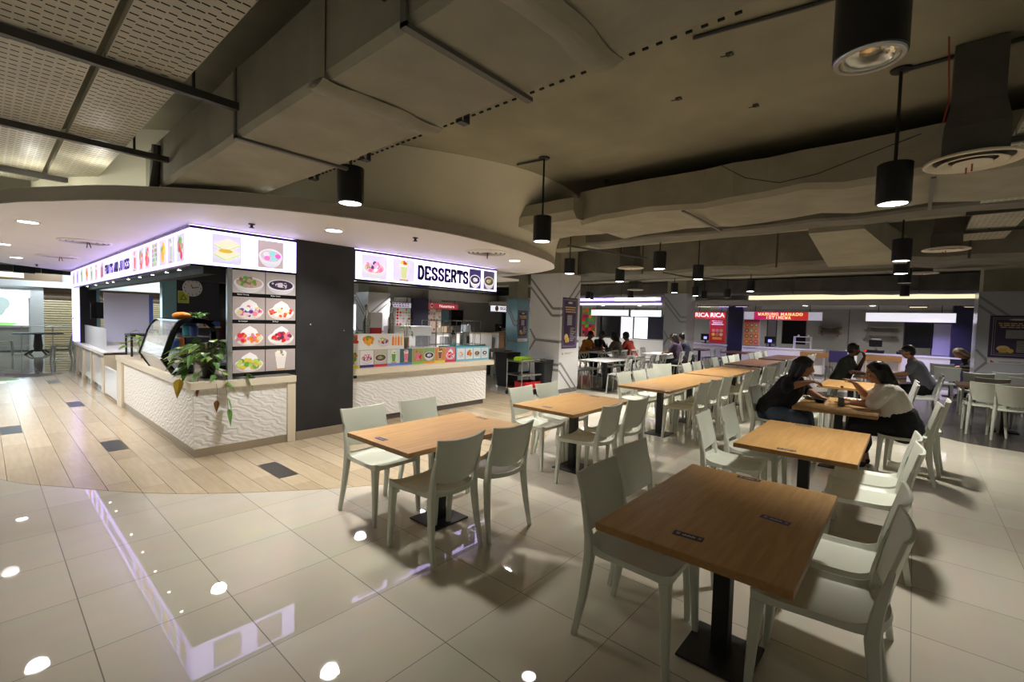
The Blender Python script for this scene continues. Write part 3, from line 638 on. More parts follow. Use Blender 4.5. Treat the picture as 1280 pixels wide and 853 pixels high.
# menu strip standing on the counter
def strip(name, x, n, w, h, z, label, kinds, bars, y=3.42):
    t = empty(name, (x, y, z), 0, label, 'menu board')
    b = MB(); b.box(0, n * w, 0, .012, 0, h); b.build('board', 'white_paint', t)
    for i in range(n):
        kk, bg, sd = kinds[i % len(kinds)]
        k = Ink(); k.rect(0, 0, w, h, bars[i % len(bars)]); food(k, kk, .004, h * .15, w - .004, h - .004, bg, sd); k.build('food_picture', 'print', t, (i * w, -.001, 0))
    return t
G8 = [('fruit', (.75, .73, .7), [ORG, RED, GRN]), ('bowl', (.78, .76, .74), [PNK, WHT, PUR]), ('soup', (.5, .48, .4), None), ('glass', (.6, .68, .6), [GRN, (.75, .8, .7)]), ('glass', (.06, .12, .1), [PNK, (.7, .5, .45)]), ('fruit', (.35, .3, .12), [RED, PNK, ORG]), ('darkbowl', (.2, .35, .15), None), ('glass', (.55, .22, .08), [BRN, (.2, .1, .03)]), ('shaved', (.6, .2, .25), [RED, PUR, PNK])]
strip('menu_strip', 3.2, 9, .243, .27, .862, 'row of bright drink and dessert pictures standing on the dessert counter', G8, [(.75, .72, .05), (.04, .03, .2), (.6, .04, .06), (.2, .25, .6), (.1, .2, .6), (.25, .5, .1), (.8, .3, .05), (.8, .6, .05), (.6, .03, .1)])
t = strip('menu_card', 3.2, 4, .262, .25, 1.134, 'upper white board of juice pictures beside the black pillar', [('fruit', (.8, .79, .77), [RED, (.7, .05, .08), RED]), ('fruit', (.8, .79, .77), [ORG, (.85, .4, .05)]), ('bowl', (.8, .79, .77), [YEL, PUR, RED, WHT]), ('bottles', (.8, .79, .77), [ORG, (.85, .45, .1)])], [(.8, .78, .76)])
t = empty('blue_menu_box', (5.40, 3.415, .862), 0, 'light blue display box with four dessert pictures at the counter end', 'display box')
b = MB(); b.m('ink_white'); b.mi = 0; b.box(0, .88, 0, .5, 0, .262, .003); b.build('box', 'teal_plastic', t)
k = Ink(); k.rect(0, 0, .88, .262, (.22, .55, .72)); k.build('front', 'print', t, (0, -.002, 0))
for i, (kk, sd) in enumerate((('bowl', [PNK, WHT]), ('fruit', [RED, ORG]), ('soup', None), ('darkbowl', None))):
    k = Ink(); k.rect(0, 0, .185, .2, (.85, .86, .86)); food(k, kk, .015, .03, .17, .19, (.75, .77, .78), sd); k.build('food_picture', 'print', t, (.03 + .21 * i, -.004, .035))
# things on the dessert counter
def lathe_thing(name, mname, prof, loc, label, cat, group=None, n=20):
    b = MB(); b.lathe(prof, n=n); o = b.build(name, mname, smooth=True); o.location = loc; return tag(o, label, cat, group)
def dispenser(x, y, z0, h, label):
    t = empty('cup_dispenser', (x, y, z0), 0, label, 'dispenser')
    b = MB(); b.lathe([(.05, 0), (.055, .02), (.055, h * .7), (.03, h * .78), (.03, h * .9), (.018, h * .92), (.018, h), (0, h)], n=18); b.build('body', 'steel', t, smooth=True)
    b = MB(); b.tube([(0, 0, h * .95), (-.05, -.03, h * .97)], .007); b.build('spout', 'steel', t)
dispenser(3.75, 3.75, .862, .98, 'left steel drink tower on the dessert counter')
dispenser(4.22, 3.75, .862, 1.08, 'right taller steel drink tower on the dessert counter')
t = empty('drink_tank', (4.0, 3.95, .862), 0, 'white drink tank between the steel towers', 'tank')
b = MB(); b.box(-.11, .11, -.1, .1, 0, .62, .012); b.build('tank', 'cup_red', t); b = MB(); b.box(-.115, .115, -.105, .105, .60, .86, .012); b.build('cover', 'white_paint', t)
t = empty('ice_cooler', (4.75, 4.0, .862), 0, 'low white tank with pink syrup behind the potted plant', 'tank')
b = MB(); b.box(-.4, .4, -.15, .15, 0, .46, .015); b.build('tank', 'clear_acrylic', t); b = MB(); b.box(-.36, -.05, -.12, .12, .02, .43, .01); b.build('syrup', 'food_red', t); b = MB(); b.box(-.42, .42, -.16, .16, .46, .64, .015); b.build('cover', 'white_paint', t)
def leaf_mesh(b, base, d, L, w, droop=.3, roll=0):
    """one heart shaped leaf with a fold, from base along d"""
    d = Vector(d).normalized(); s = d.cross(Vector((0, 0, 1)));
    if s.length < .01: s = Vector((1, 0, 0))
    s.normalize(); s = Matrix.Rotation(roll, 3, d) @ s; up = s.cross(d)
    prof = [(0, .0), (.08, .55), (.25, 1), (.5, .85), (.75, .48), (1, 0.02)]
    Lp = []
    for t, ww in prof:
        c = Vector(base) + d * (t * L) - Vector((0, 0, 1)) * (droop * L * t * t)
        Lp.append((c - s * (ww * w / 2) + up * (.12 * w * ww), c, c + s * (ww * w / 2) + up * (.12 * w * ww)))
    V = [[b.bm.verts.new(p) for p in q] for q in Lp]
    for a, c in zip(V, V[1:]):
        for i in (0, 1): b.bm.faces.new([a[i], a[i + 1], c[i + 1], c[i]]).material_index = b.mi
def plant(name, loc, label, n, R, L, w, pot, potprof, trails=(), mats=('leaf', 'leaf_light'), rise=.22, cat='plant'):
    t = empty(name, loc, 0, label, cat)
    b = MB(); b.lathe(potprof, n=20); b.build('pot', pot, t, smooth=True)
    ztop = max(z for r, z in potprof)
    b = MB(); b.lathe([(0, ztop - .02), (potprof[-1][0] * .8 + .01, ztop - .02), (potprof[-1][0] * .8 + .01, ztop - .012), (0, ztop - .01)], n=14); b.build('soil', 'soil', t)
    lf = MB(); st = MB()
    for i in range(n):
        a = RND.uniform(0, 2 * PI); r = R * RND.uniform(.25, 1); h = ztop + rise * RND.uniform(.1, 1.0) * (1.3 - r / R * .8)
        tip = Vector((r * math.cos(a), r * math.sin(a), h))
        st.tube([(0, 0, ztop - .02), tip * .5 + Vector((0, 0, .35 * h)), tip], .0025, 5)
        lf.m(mats[1] if RND.random() < .38 else mats[0]); leaf_mesh(lf, tip, (math.cos(a) + RND.uniform(-.6, .6), math.sin(a) + RND.uniform(-.6, .6), RND.uniform(-.35, .3)), L * RND.uniform(.6, 1.15), w * RND.uniform(.65, 1.1), .35, RND.uniform(-.5, .5))
    for tr in trails:
        pts = [Vector(p) for p in tr['p']]; st.tube(pts, .003, 5)
        for q, (dx, dy, dz), LL, mm in tr['leaves']:
            lf.m(mm); leaf_mesh(lf, pts[q], (dx, dy, dz), LL, LL * .62, .4, RND.uniform(-.4, .4))
    st.build('stems', 'stem', t); lf.build('leaves', None, t, smooth=False, fix=False)
    return t
plant('potted_pothos', (1.45, 3.45, .866), 'trailing green pothos in a black pot on the counter corner', 95, .33, .15, .095, 'pot_black',
      [(.0, 0), (.085, 0), (.09, .012), (.06, .03), (.075, .12), (.085, .14), (.085, .145)],
      [dict(p=[(0, -.05, .14), (.05, -.30, .10), (.06, -.40, -.02), (.07, -.42, -.2), (.08, -.42, -.33)], leaves=[(1, (.4, -.6, -.1), .10, 'leaf_light'), (3, (.3, -.3, -1), .13, 'leaf'), (4, (.1, -.2, -1), .15, 'leaf'), (2, (.7, -.2, -.6), .13, 'leaf')]),
       dict(p=[(-.03, -.05, .14), (-.02, -.32, .06), (-.03, -.41, -.08), (-.03, -.41, -.22)], leaves=[(3, (-.1, -.1, -1), .10, 'leaf_brown'), (1, (-.5, -.5, -.2), .11, 'leaf')]),
       dict(p=[(-.05, 0, .14), (-.24, -.06, .12), (-.32, -.12, .02)], leaves=[(2, (-.2, -.2, -1), .16, 'leaf_yellow'), (1, (-.6, .1, -.2), .14, 'leaf'), (1, (-.3, -.4, -.5), .13, 'leaf')]),
       dict(p=[(-.05, -.05, .14), (-.16, -.24, .09), (-.20, -.33, -.02)], leaves=[(2, (-.1, -.2, -1), .11, 'leaf_brown'), (1, (-.4, -.4, -.2), .14, 'leaf')]),
       dict(p=[(.03, -.02, .14), (.16, -.25, .16), (.30, -.34, .06)], leaves=[(1, (.5, -.3, .1), .14, 'leaf_light'), (2, (.3, -.3, -.8), .17, 'leaf'), (2, (.6, 0, -.2), .13, 'leaf_light')])], rise=.34)
plant('potted_money_plant', (1.42, 6.55, .866), 'small light green plant in a tan pot beside the clear boxes', 30, .24, .15, .11, 'terracotta', [(0, 0), (.06, 0), (.075, .1), (.08, .105)], mats=('leaf_light', 'leaf'), rise=.36)
plant('potted_bonsai', (4.43, 3.62, .862), 'small plant in brown clay pot among the glasses on the dessert counter', 26, .17, .11, .035, 'terracotta', [(0, 0), (.085, 0), (.10, .03), (.10, .11), (.115, .13), (.115, .15)], mats=('leaf_light', 'leaf'), rise=.62)
plant('potted_ivy', (3.58, 3.9, .862), 'small leafy plant left of the steel drink towers', 24, .12, .10, .07, 'plate_white', [(0, 0), (.05, 0), (.06, .35), (.06, .36)], mats=('leaf_light', 'leaf_light'), rise=.3)
# glasses stacked upside down
gl = MB(); gl.lathe([(.038, 0), (.040, .002), (.03, .13), (.026, .135), (.0, .135), (0, .128), (.026, .128), (.034, .004)], n=14)
g0 = gl.build('drinking_glass', 'clear_acrylic', smooth=True); tag(g0, 'clear upturned drinking glass in the rows on the dessert counter', 'glass', 'upturned glasses on the dessert counter')
g0.location = (4.68, 3.66, .862)
for i in range(8):
    for j in range(3):
        for q in range(2 if i < 6 else 1):
            if i == j == q == 0: continue
            c = g0.copy(); link(c); c.location = (4.68 + .092 * i, 3.66 + .095 * j, .862 + .137 * q)
t = empty('blender_jug', (5.62, 3.75, 1.126), 0, 'black lidded steel jug at the right end of the dessert counter', 'jug')
b = MB(); b.lathe([(.06, 0), (.065, .02), (.055, .22), (.0, .22)], n=16); b.build('body', 'steel', t, smooth=True)
b = MB(); b.lathe([(0, .22), (.05, .22), (.05, .25), (.02, .26), (.02, .30), (0, .30)], n=14); b.build('lid', 'black_metal', t)
t = empty('rice_warmer', (5.95, 3.78, 1.126), 0, 'steel cylinder canister beside the black lidded jug', 'canister')
b = MB(); b.lathe([(.10, 0), (.10, .26), (.095, .265), (0, .265)], n=20); b.build('body', 'steel', t, smooth=True); b = MB(); b.box(-.03, .03, -.105, -.1, .05, .2); b.build('tap', 'black_metal', t)
# ---- inside the kiosk
b = MB(); b.m('slate').box(1.95, 2.62, 7.0, 7.12, 0, 2.5); b.box(2.62, 4.2, 7.0, 7.12, 2.2, 2.5); b.m('black_gloss').box(2.62, 4.2, 7.5, 7.55, 0, 2.3); struct(b.build('wall_kiosk'))
b = MB(); b.box(1.74, 1.95, 6.98, 7.14, 0, 2.5); struct(b.build('trim_kiosk_post', 'teal_glass'))
t = empty('wall_clock', (2.19, 6.985, 2.08), 0, 'round white wall clock on the dark kiosk wall', 'clock')
b = MB(); b.lathe([(0, -.02), (.15, -.02), (.155, 0), (.15, .02), (.145, .02), (.14, .008), (0, .008)], n=32); b.build('case', 'clock_face', t, rot=(PI / 2, 0, 0))
for nm, L, a in (('hour_hand', .06, -.4), ('minute_hand', .1, 1.35)):
    b = MB(); b.hexa([(-.006, -.012, -.01), (.006, -.012, -.01), (.006, -.012, L), (-.006, -.012, L), (-.006, -.014, -.01), (.006, -.014, -.01), (.004, -.014, L), (-.004, -.014, L)]); b.build(nm, 'black_metal', t, rot=(0, a, 0))
b = MB()
for i in range(12):
    a = i * PI / 6; b.box(.125 * math.sin(a) - .005, .125 * math.sin(a) + .005, -.012, -.010, .125 * math.cos(a) - .012, .125 * math.cos(a) + .012)
b.build('hour_marks', 'black_metal', t)
t = empty('notice_card', (1.97, 6.999, 1.80), 0, 'yellow triangle warning notice below the wall clock', 'notice')
k = Ink(); k.rect(0, 0, .17, .22, (.62, .66, .40)); k.rect(.012, .012, .158, .20, (.5, .55, .06)); k.poly([(.03, .06), (.14, .06), (.085, .17)], (.1, .2, .03)); k.poly([(.055, .075), (.115, .075), (.085, .135)], (.6, .62, .1)); k.build('card', 'print', t)
k = Ink(); k.rect(0, 0, .12, .025, (.5, .5, .55)); k.rect(0, .04, .12, .06, (.5, .5, .55)); o = k.build('wall_label', 'print', None, (1.95, 6.999, 1.55)); tag(o, 'small white two line label under the warning notice', 'label')
b = MB(); b.box(1.95, 2.6, 6.85, 7.0, 1.36, 1.385); o = b.build('wall_shelf', 'pale_wood'); tag(o, 'thin shelf of packs on the dark kiosk wall', 'shelf')
for i, (w, h, c) in enumerate(((.09, .10, 'blue_plastic'), (.06, .13, 'black_metal'), (.10, .09, 'lavender_board'), (.07, .12, 'red_paint'), (.12, .08, 'blue_plastic'))):
    b = MB(); b.box(0, w, 0, .1, 0, h, .006); b.box(.01, w - .01, .02, .08, h, h + .01); o = b.build('pack', c); o.location = (1.98 + .125 * i, 6.87, 1.386); tag(o, ['blue pack at the left end of the thin shelf', 'tall black pack on the thin shelf', 'lavender pack in the middle of the thin shelf', 'red pack on the thin shelf', 'wide blue pack at the right end of the thin shelf'][i], 'pack')
# back bench with boxes seen right of the display case
t = empty('work_bench', (2.0, 5.2, 0), 0, 'pale kitchen bench with shelf behind the display case', 'bench')
b = MB(); b.box(0, 1.2, 0, .5, .82, .86); b.build('worktop', 'alu', t); b = MB(); b.box(0, 1.2, 0, .45, .4, .42); b.build('shelf', 'alu', t)
for x in (0.02, 1.15):
    for y in (.03, .44): b = MB(); b.tube([(x, y, 0), (x, y, .82)], .018); b.build('leg', 'alu', t)
for i, (x, y, z, w, d, h, c, lab) in enumerate(((2.05, 5.3, .862, .34, .2, .17, 'lavender_board', 'white carton with blue print on the kitchen bench'), (2.5, 5.3, .862, .3, .25, .24, 'blue_plastic', 'blue printed box at the right on the kitchen bench'), (2.0, 4.5, .44, .32, .3, .42, 'white_paint', 'white folded board leaning below the bench'))):
    b = MB(); b.box(0, w, 0, d, 0, h, .004); b.box(.02, w - .02, d * .45, d * .55, h, h + .004); o = b.build('carton', c); o.location = (x, y, z if z > .5 else 0.003); tag(o, lab, 'carton')
# lavender partition, posts and far fittings inside
b = MB(); b.m('lavender_board').box(1.5, 2.32, 11.0, 11.06, .9, 2.03); b.m('blue_plastic').box(2.32, 2.40, 11.0, 11.06, .9, 2.0); o = b.build('partition_board'); tag(o, 'plain lavender partition board behind the far counter', 'partition')
t = empty('light_post', (1.18, 12.9, .82), 0, 'glowing white post at the far end of the fruit sign', 'post')
b = MB(); b.box(0, .16, 0, .35, 0, 1.36, .004); b.build('body', 'side_sign_face', t); b = MB(); b.box(-.004, .164, .1, .25, .55, .6); b.build('band', 'teal_plastic', t)
t = empty('black_panel', (1.22, 12.2, .82), 0, 'tall black panel right of the glowing post', 'panel')
b = MB(); b.box(0, .3, 0, .05, 0, 1.34, .003); b.build('body', 'charcoal_gloss', t); b = MB(); b.box(.3, .37, 0, .06, 0, 1.34); b.build('edge', 'teal_glass', t)
t = empty('wall_screen', (1.5, 11.5, 1.62), 0, 'small black screen left of the lavender partition', 'screen')
b = MB(); b.box(-.17, .17, 0, .05, -.19, .19, .006); b.build('panel', 'black_gloss', t); b = MB(); b.box(-.02, .02, .05, .5, -.02, .02); b.build('arm', 'alu', t)
t = empty('cash_register', (2.15, 9.6, .82), 0, 'grey cash register before the lavender partition', 'cash register')
b = MB(); b.box(-.2, .2, -.2, .2, 0, .11, .01); b.build('drawer', 'alu', t); b = MB(); b.hexa([(-.15, -.1, .11), (.15, -.1, .11), (.15, .18, .11), (-.15, .18, .11), (-.15, .0, .2), (.15, .0, .2), (.15, .18, .26), (-.15, .18, .26)]); b.build('keyboard', 'pipe_dark', t); b = MB(); b.box(-.12, .1, .14, .17, .25, .42, .006); b.build('display', 'black_gloss', t)
t = empty('inner_counter', (1.75, 8.7, 0), 0, 'white inner counter carrying the cash register', 'counter')
b = MB(); b.box(.2, 1.7, .0, 1.6, 0, .78); b.build('body', 'white_paint', t); b = MB(); b.box(.16, 1.75, -.05, 1.65, .78, .82, .004); b.build('top', 'pale_wood', t)
t = empty('scan_stand', (1.83, 9.3, .82), 0, 'slim dark reader on a stalk left of the cash register', 'reader')
b = MB(); b.tube([(0, 0, 0), (0, 0, .16)], .012); b.build('stalk', 'pipe_dark', t); b = MB(); b.hexa([(-.03, -.02, .14), (.05, -.02, .05), (.08, -.02, .07), (0, -.02, .3), (-.03, .02, .14), (.05, .02, .05), (.08, .02, .07), (0, .02, .3)]); b.build('head', 'pipe_dark', t)
b = MB(); b.m('black_metal'); t = empty('glass_showcase', (1.32, 7.0, .866), 0, 'small black framed glass showcase on the left counter', 'showcase')
for p in (((0, 0, 0), (0, 0, .36)), ((.45, 0, 0), (.45, 0, .36)), ((0, .45, 0), (0, .45, .36)), ((.45, .4, 0), (.45, .4, .36)), ((0, 0, .36), (.45, 0, .36)), ((0, 0, .36), (0, .45, .36)), ((0, .45, .36), (.45, .45, .36))): b.tube(p, .016, 6, sq=.3)
b.box(-.02, .47, -.02, .47, .34, .37); b.build('frame', None, t); b = MB(); b.box(.005, .01, 0, .45, .02, .34); b.box(0, .45, .004, .008, .02, .34); b.build('pane', 'clear_acrylic', t)
for i, (x, y, w, h, lab) in enumerate(((1.36, 5.95, .26, .40, 'clear acrylic box beside the tan pot plant'), (1.66, 6.3, .16, .34, 'second clear acrylic box behind the first'))):
    t = empty('acrylic_box', (x, y, .866), 0, lab, 'box')
    b = MB(); b.box(0, w, 0, .006, 0, h); b.box(0, .006, 0, .3, 0, h); b.box(w - .006, w, 0, .3, 0, h); b.box(0, w, .294, .3, 0, h); b.build('walls', 'clear_acrylic', t); b = MB()
    for q in range(3): b.box(.02, w - .02, .02, .28, .08 * q + .05, .08 * q + .06)
    b.build('dividers', 'white_paint', t)
# curved glass display case
t = empty('display_case', (1.2, 3.92, .866), 0, 'curved glass food display case in black frame on the counter', 'display case')
pf = [(.03, 0), (-.08, .19), (-.075, .23), (.0, .48), (.05, .60), (.12, .665), (.33, .668), (.41, .62), (.44, .54), (.445, 0)]
def frame_arch(y, rad):
    b = MB()
    cp = catmull([(p[0], p[1]) for p in pf], 3, False) + [Vector(pf[-1])]
    b.tube([(p.x, y, p.y) for p in cp], rad, 8, sq=.5); return b
frame_arch(.03, .034).build('end_frame', 'black_gloss', t, smooth=True); frame_arch(1.32, .016).build('end_frame', 'black_gloss', t, smooth=True)
b = MB(); b.grid(lambda u, v: (lambda q: (q[0], .05 + 1.25 * v, q[1]))(pf[1:7][min(5, int(u * 5))] if u * 5 == int(u * 5) else tuple(Vector(pf[1:7][int(u * 5)]).lerp(Vector(pf[1:7][int(u * 5) + 1]), u * 5 - int(u * 5)))), 10, 4, .005); b.build('curved_pane', 'clear_acrylic', t, smooth=True)
b = MB(); b.hexa([(.03, .05, 0), (.04, .05, 0), (.04, 1.3, 0), (.03, 1.3, 0), (-.075, .05, .19), (-.065, .05, .19), (-.065, 1.3, .19), (-.075, 1.3, .19)]); b.build('front_apron', 'white_gloss', t)
b = MB(); b.box(.03, .445, .0, 1.34, .0, .03); b.build('base', 'black_gloss', t)
b = MB(); b.box(-.01, .42, .06, 1.28, .27, .278); b.box(.08, .42, .06, 1.28, .46, .468); b.build('shelf', 'clear_acrylic', t)
b = MB(); b.box(.10, .44, .0, 1.34, .655, .68); b.build('top', 'black_gloss', t)
for i, (x, y, z, c, r) in enumerate(((.10, .35, .28, 'blue_plastic', .05), (.18, .7, .28, 'teal_plastic', .06), (.30, .3, .47, 'blue_plastic', .05), (.30, .6, .47, 'teal_plastic', .055), (.30, .95, .28, 'amber', .05), (.22, 1.1, .47, 'blue_plastic', .05))):
    b = MB(); b.lathe([(0, 0), (r * .8, 0), (r, .05), (r, .12), (r * .6, .14), (0, .145)], n=14); o = b.build('food_tub', c, smooth=True); o.location = (1.2 + x, 3.92 + y, .866 + z + .001)
    tag(o, ['blue tub at the near end of the middle shelf in the display case', 'teal tub on the middle shelf of the display case', 'blue tub at the near end of the upper display shelf', 'teal tub on the upper display shelf', 'amber tub far along the display case', 'blue tub far along the upper display shelf'][i], 'tub')
t = empty('steel_pot', (1.50, 3.72, .866), 0, 'large lidded stainless steel pot behind the pothos', 'pot')
b = MB(); b.lathe([(0, 0), (.13, 0), (.135, .01), (.135, .27), (.15, .275), (.15, .285), (.13, .285)], n=28); b.build('body', 'steel', t, smooth=True)
b = MB(); b.lathe([(.15, .286), (.145, .30), (.06, .315), (0, .32)], n=28); b.build('lid', 'steel', t, smooth=True)
b = MB(); b.box(-.012, .012, -.012, .012, .32, .40, .004); b.build('knob', 'pale_wood', t)
t = empty('bread_basket', (1.46, 4.5, 1.547), 0, 'round loaf and leafy garnish on top of the display case', 'basket')
b = MB(); b.ball((-.04, -.05, .05), .09, 14, (1.2, 1, .55)); b.build('loaf', 'tape_orange', t, smooth=True)
b = MB(); b.m('leaf')
for i in range(60):
    a = RND.uniform(0, 2 * PI); r = RND.uniform(0, .17); leaf_mesh(b, (.12 + r * math.cos(a) * .8, r * math.sin(a), .01 + RND.uniform(0, .08)), (math.cos(a), math.sin(a), RND.uniform(-.1, .8)), .1, .035)
b.build('garnish', None, t, fix=False)
# ================================================================== chairs and tables
def chair_proto(name, plastic):
    t = empty(name)
    # seat: dished shell with an apron whose lower edge arches between the legs
    b = MB()
    def S(u, v):
        w = .225 - .014 * v; y = .225 - .44 * v
        x = (u * 2 - 1) * w
        z = .452 - .022 * (math.sin(PI * u) ** .7) * math.sin(PI * min(1, v * 1.02)) - .012 * (1 - v) ** 3 * 1.0
        if v > .8: z += .012 * ((v - .8) / .2) ** 2
        if v > .6: y -= .055 * (1 - (u * 2 - 1) ** 2) * ((v - .6) / .4)
        return (x, y, z)
    def th(u, v):
        e = min(u, 1 - u, v, 1 - v)
        if e > .07: return .012
        a = min(abs(u - 0), abs(1 - u)); c = min(v, 1 - v)
        q = (2 * abs((v if a <= c else u) - .5)) ** 4
        return .032 + .03 * q
    b.grid(S, 14, 14, th)
    b.build('seat', plastic, t, smooth=True, bevel=.004)
    # backrest: bowed panel
    b = MB()
    def B(u, v):
        w = .205 + .022 * v - (.02 * (1 - v) ** 3)
        x = (u * 2 - 1) * w
        z = .565 + .285 * v - .030 * (1 - (u * 2 - 1) ** 2) * (1 - v) ** 2 + .016 * v * abs(u * 2 - 1) ** 3
        y = -.222 - .068 * v ** 1.15 - .034 * (1 - (u * 2 - 1) ** 2)
        return (x, y, z)
    b.grid(B, 12, 8, .018)
    b.build('backrest', plastic, t, smooth=True, bevel=.004)
    for sx in (-1, 1):
        b = MB(); b.tube([(sx * .203, .198, .448), (sx * .205, .202, .40), (sx * .212, .212, .2), (sx * .218, .222, 0)], [(.030, .030), (.026, .027), (.020, .021), (.0145, .0155)], 10, .55); b.build('leg', plastic, t, smooth=True)
    for sx in (-1, 1):
        b = MB(); b.tube([(sx * .228, -.268, 0), (sx * .216, -.228, .22), (sx * .202, -.205, .44), (sx * .198, -.214, .54), (sx * .205, -.232, .64), (sx * .212, -.252, .74)], [(.014, .016), (.019, .022), (.023, .028), (.020, .023), (.013, .017), (.006, .010)], 10, .55); b.build('leg', plastic, t, smooth=True)
    return t
CH = chair_proto('white_chair', 'chair_plastic'); GC = chair_proto('grey_chair', 'chair_grey')
used = {}
def chair(x, y, face, label, group, proto=None):
    """face: direction the sitter looks, degrees from +y, counter-clockwise"""
    p = proto or CH
    if p.name in used: o = copy_tree(p)
    else: o = p; used[p.name] = 1
    o.location = (x, y, 0.0005 if not (9.2 < x < 14.8 and y < -1) else .0036); o.rotation_euler = (0, 0, math.radians(face))
    return tag(o, label, 'chair', group)
def table_proto(name, top, edge, L=1.22, W=.78):
    t = empty(name)
    b = MB(); b.m(top); b.box(-L / 2, L / 2, -W / 2, W / 2, .714, .75, .0025); b.m(edge)
    for s in (-1, 1): b.box(s * L / 2 - .0012, s * L / 2 + .0012, -W / 2, W / 2, .7165, .7475); b.box(-L / 2, L / 2, s * W / 2 - .0012, s * W / 2 + .0012, .7165, .7475)
    b.build('tabletop', None, t)
    b = MB(); b.box(-.04, .04, -.04, .04, .012, .70, .004); b.build('pole', 'black_metal', t)
    b = MB(); b.box(-.175, .175, -.165, .165, .0, .012, .003); b.build('base_plate', 'black_metal', t)
    b = MB(); b.box(-.25, .25, -.03, .03, .695, .714); b.box(-.03, .03, -.25, .25, .695, .714); b.build('bracket', 'black_metal', t)
    return t
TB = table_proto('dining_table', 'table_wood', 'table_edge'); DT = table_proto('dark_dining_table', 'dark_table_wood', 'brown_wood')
def table(x, y, label, group, rz=0, proto=None, stickers=()):
    p = proto or TB
    o = copy_tree(p)
    o.location = (x, y, .0004 if not (9.2 < x < 14.8 and y < -1) else .0036); o.rotation_euler = (0, 0, math.radians(rz)); tag(o, label, 'table', group)
    for sx, sy, a, c in stickers:
        k = Ink(); w, h = .125, .05; k.rect(-w / 2, -h / 2, w / 2, h / 2, (.01, .01, .02)); k.rect(-w / 2 + .004, -h / 2 + .004, w / 2 - .004, h / 2 - .004, c)
        k.rect(-.028, -.016, .035, .016, (.035, .03, .05))
        for q in range(7): k.rect(-.024 + .008 * q, -.008, -.0185 + .008 * q, .008 if q % 2 else .004, (.62, .62, .70))
        k.rect(-.05, -.012, -.034, .012, (.35, .33, .4)); k.rect(.042, -.010, .054, .010, (.30, .28, .35))
        s = k.build('sticker', 'print', o, (sx, sy, .7503), 0, .00012); s.rotation_euler = (-PI / 2, 0, math.radians(a)); s['label'] = 'small dark printed sticker'
    return o
NV = (.05, .035, .16); BK = (.02, .018, .03); VI = (.13, .05, .26)
# ---- the nearest tables
def pair(tx, ty, xs, dy, face, what, names, group, proto=None, jit=.02):
    for x, n in zip(xs, names): chair(x, ty + dy + RND.uniform(-jit, jit), face + RND.uniform(-3, 3), n, group, proto)
g = 'white chairs around the tables'
table(2.13, -.04, 'wooden table nearest the dessert counter, four white chairs round it', 'wooden dining tables', 0, None, ((-.53, .05, -90, NV), (.54, .06, -90, NV)))
chair(1.88, .42, 182, 'white chair by the black pillar, left one behind the table nearest the kiosk', g)
chair(2.46, .42, 180, 'white chair behind the table nearest the kiosk, closer to the dessert counter', g)
chair(1.80, -.36, 2, 'white chair on the near side of the kiosk table, left of two', g)
chair(2.34, -.38, -2, 'white chair on the near side of the kiosk table, right of two', g)
table(2.10, -2.27, 'large wooden table in the right foreground with three dark stickers', 'wooden dining tables', 0, None, ((-.45, .03, -86, BK), (.01, -.21, -97, VI), (.56, .04, -88, BK)))
chair(1.945, -1.905, 182, 'white chair pulled to the left side of the foreground table, nearest the camera', g)
chair(2.47, -1.83, 179, 'white chair left of the foreground table, second and partly hidden', g)
chair(2.13, -2.655, 2, 'white chair at the right of the foreground table, nearest the camera', g)
chair(2.62, -2.645, -1, 'white chair at the right of the foreground table, tucked behind the nearest one', g)
table(4.05, -.08, 'wooden table between the kiosk table and the tables with three chairs in a row', 'wooden dining tables', 0, None, ((-.48, .03, -90, BK), (.54, .06, -88, BK)))
chair(3.90, .31, 181, 'white chair behind the second table of the left row, beside the trolley', g)
chair(4.42, .32, 179, 'white chair behind the second table of the left row, right of its neighbour', g)
chair(3.72, -.46, 3, 'white chair on the near side of the second table, seat showing', g)
chair(4.28, -.47, -3, 'white chair on the near side of the second table, right of the other', g)
table(4.12, -2.30, 'wooden table between the foreground table and the two seated women', 'wooden dining tables', 0, None, ((-.54, .04, -90, BK), (.55, .10, -88, BK)))
chair(3.98, -1.80, 184, 'white chair left of the table behind the foreground one, nearer of two', g)
chair(4.55, -1.84, 180, 'white chair left of the table behind the foreground one, farther of two', g)
chair(3.82, -2.71, 2, 'white chair right of the second right-hand table, seat half in shade', g)
chair(4.30, -2.70, 0, 'white chair right of the second right-hand table, behind the half shaded one', g)
table(6.36, -.10, 'wooden table with three white chairs lined up behind it', 'wooden dining tables'); table(7.58, -.10, 'wooden table joined to the far end of the three-chair table', 'wooden dining tables')
for x, n in ((6.42, 'leftmost of the three white chairs lined up behind the joined tables'), (6.98, 'middle of the three white chairs lined up behind the joined tables'), (7.52, 'rightmost of the three white chairs lined up behind the joined tables')): chair(x, .28, 180 + RND.uniform(-2, 2), n, g)
chair(8.45, .60, 150, 'white chair turned sideways at the far end of the joined tables', g)
for x, n in ((6.35, 'white chair on the near side of the joined tables, nearest of three'), (6.88, 'white chair on the near side of the joined tables, middle of three'), (7.45, 'white chair on the near side of the joined tables, farthest of three')): chair(x, -.47, RND.uniform(-3, 3), n, g)
table(8.95, -.10, 'violet lit table beyond the joined tables', 'wooden dining tables'); table(10.17, -.10, 'far half of the violet lit double table', 'wooden dining tables')
for i, x in enumerate((9.2, 9.8, 10.4)): chair(x, .30, 180, 'white chair behind the violet lit double table, %s of three' % ('left', 'middle', 'right')[i], g)
for i, x in enumerate((8.55, 9.1, 9.85, 10.4)): chair(x, -.50, RND.uniform(-4, 4), 'white chair on the near side of the violet lit double table, %s from the left' % ('first', 'second', 'third', 'fourth')[i], g)
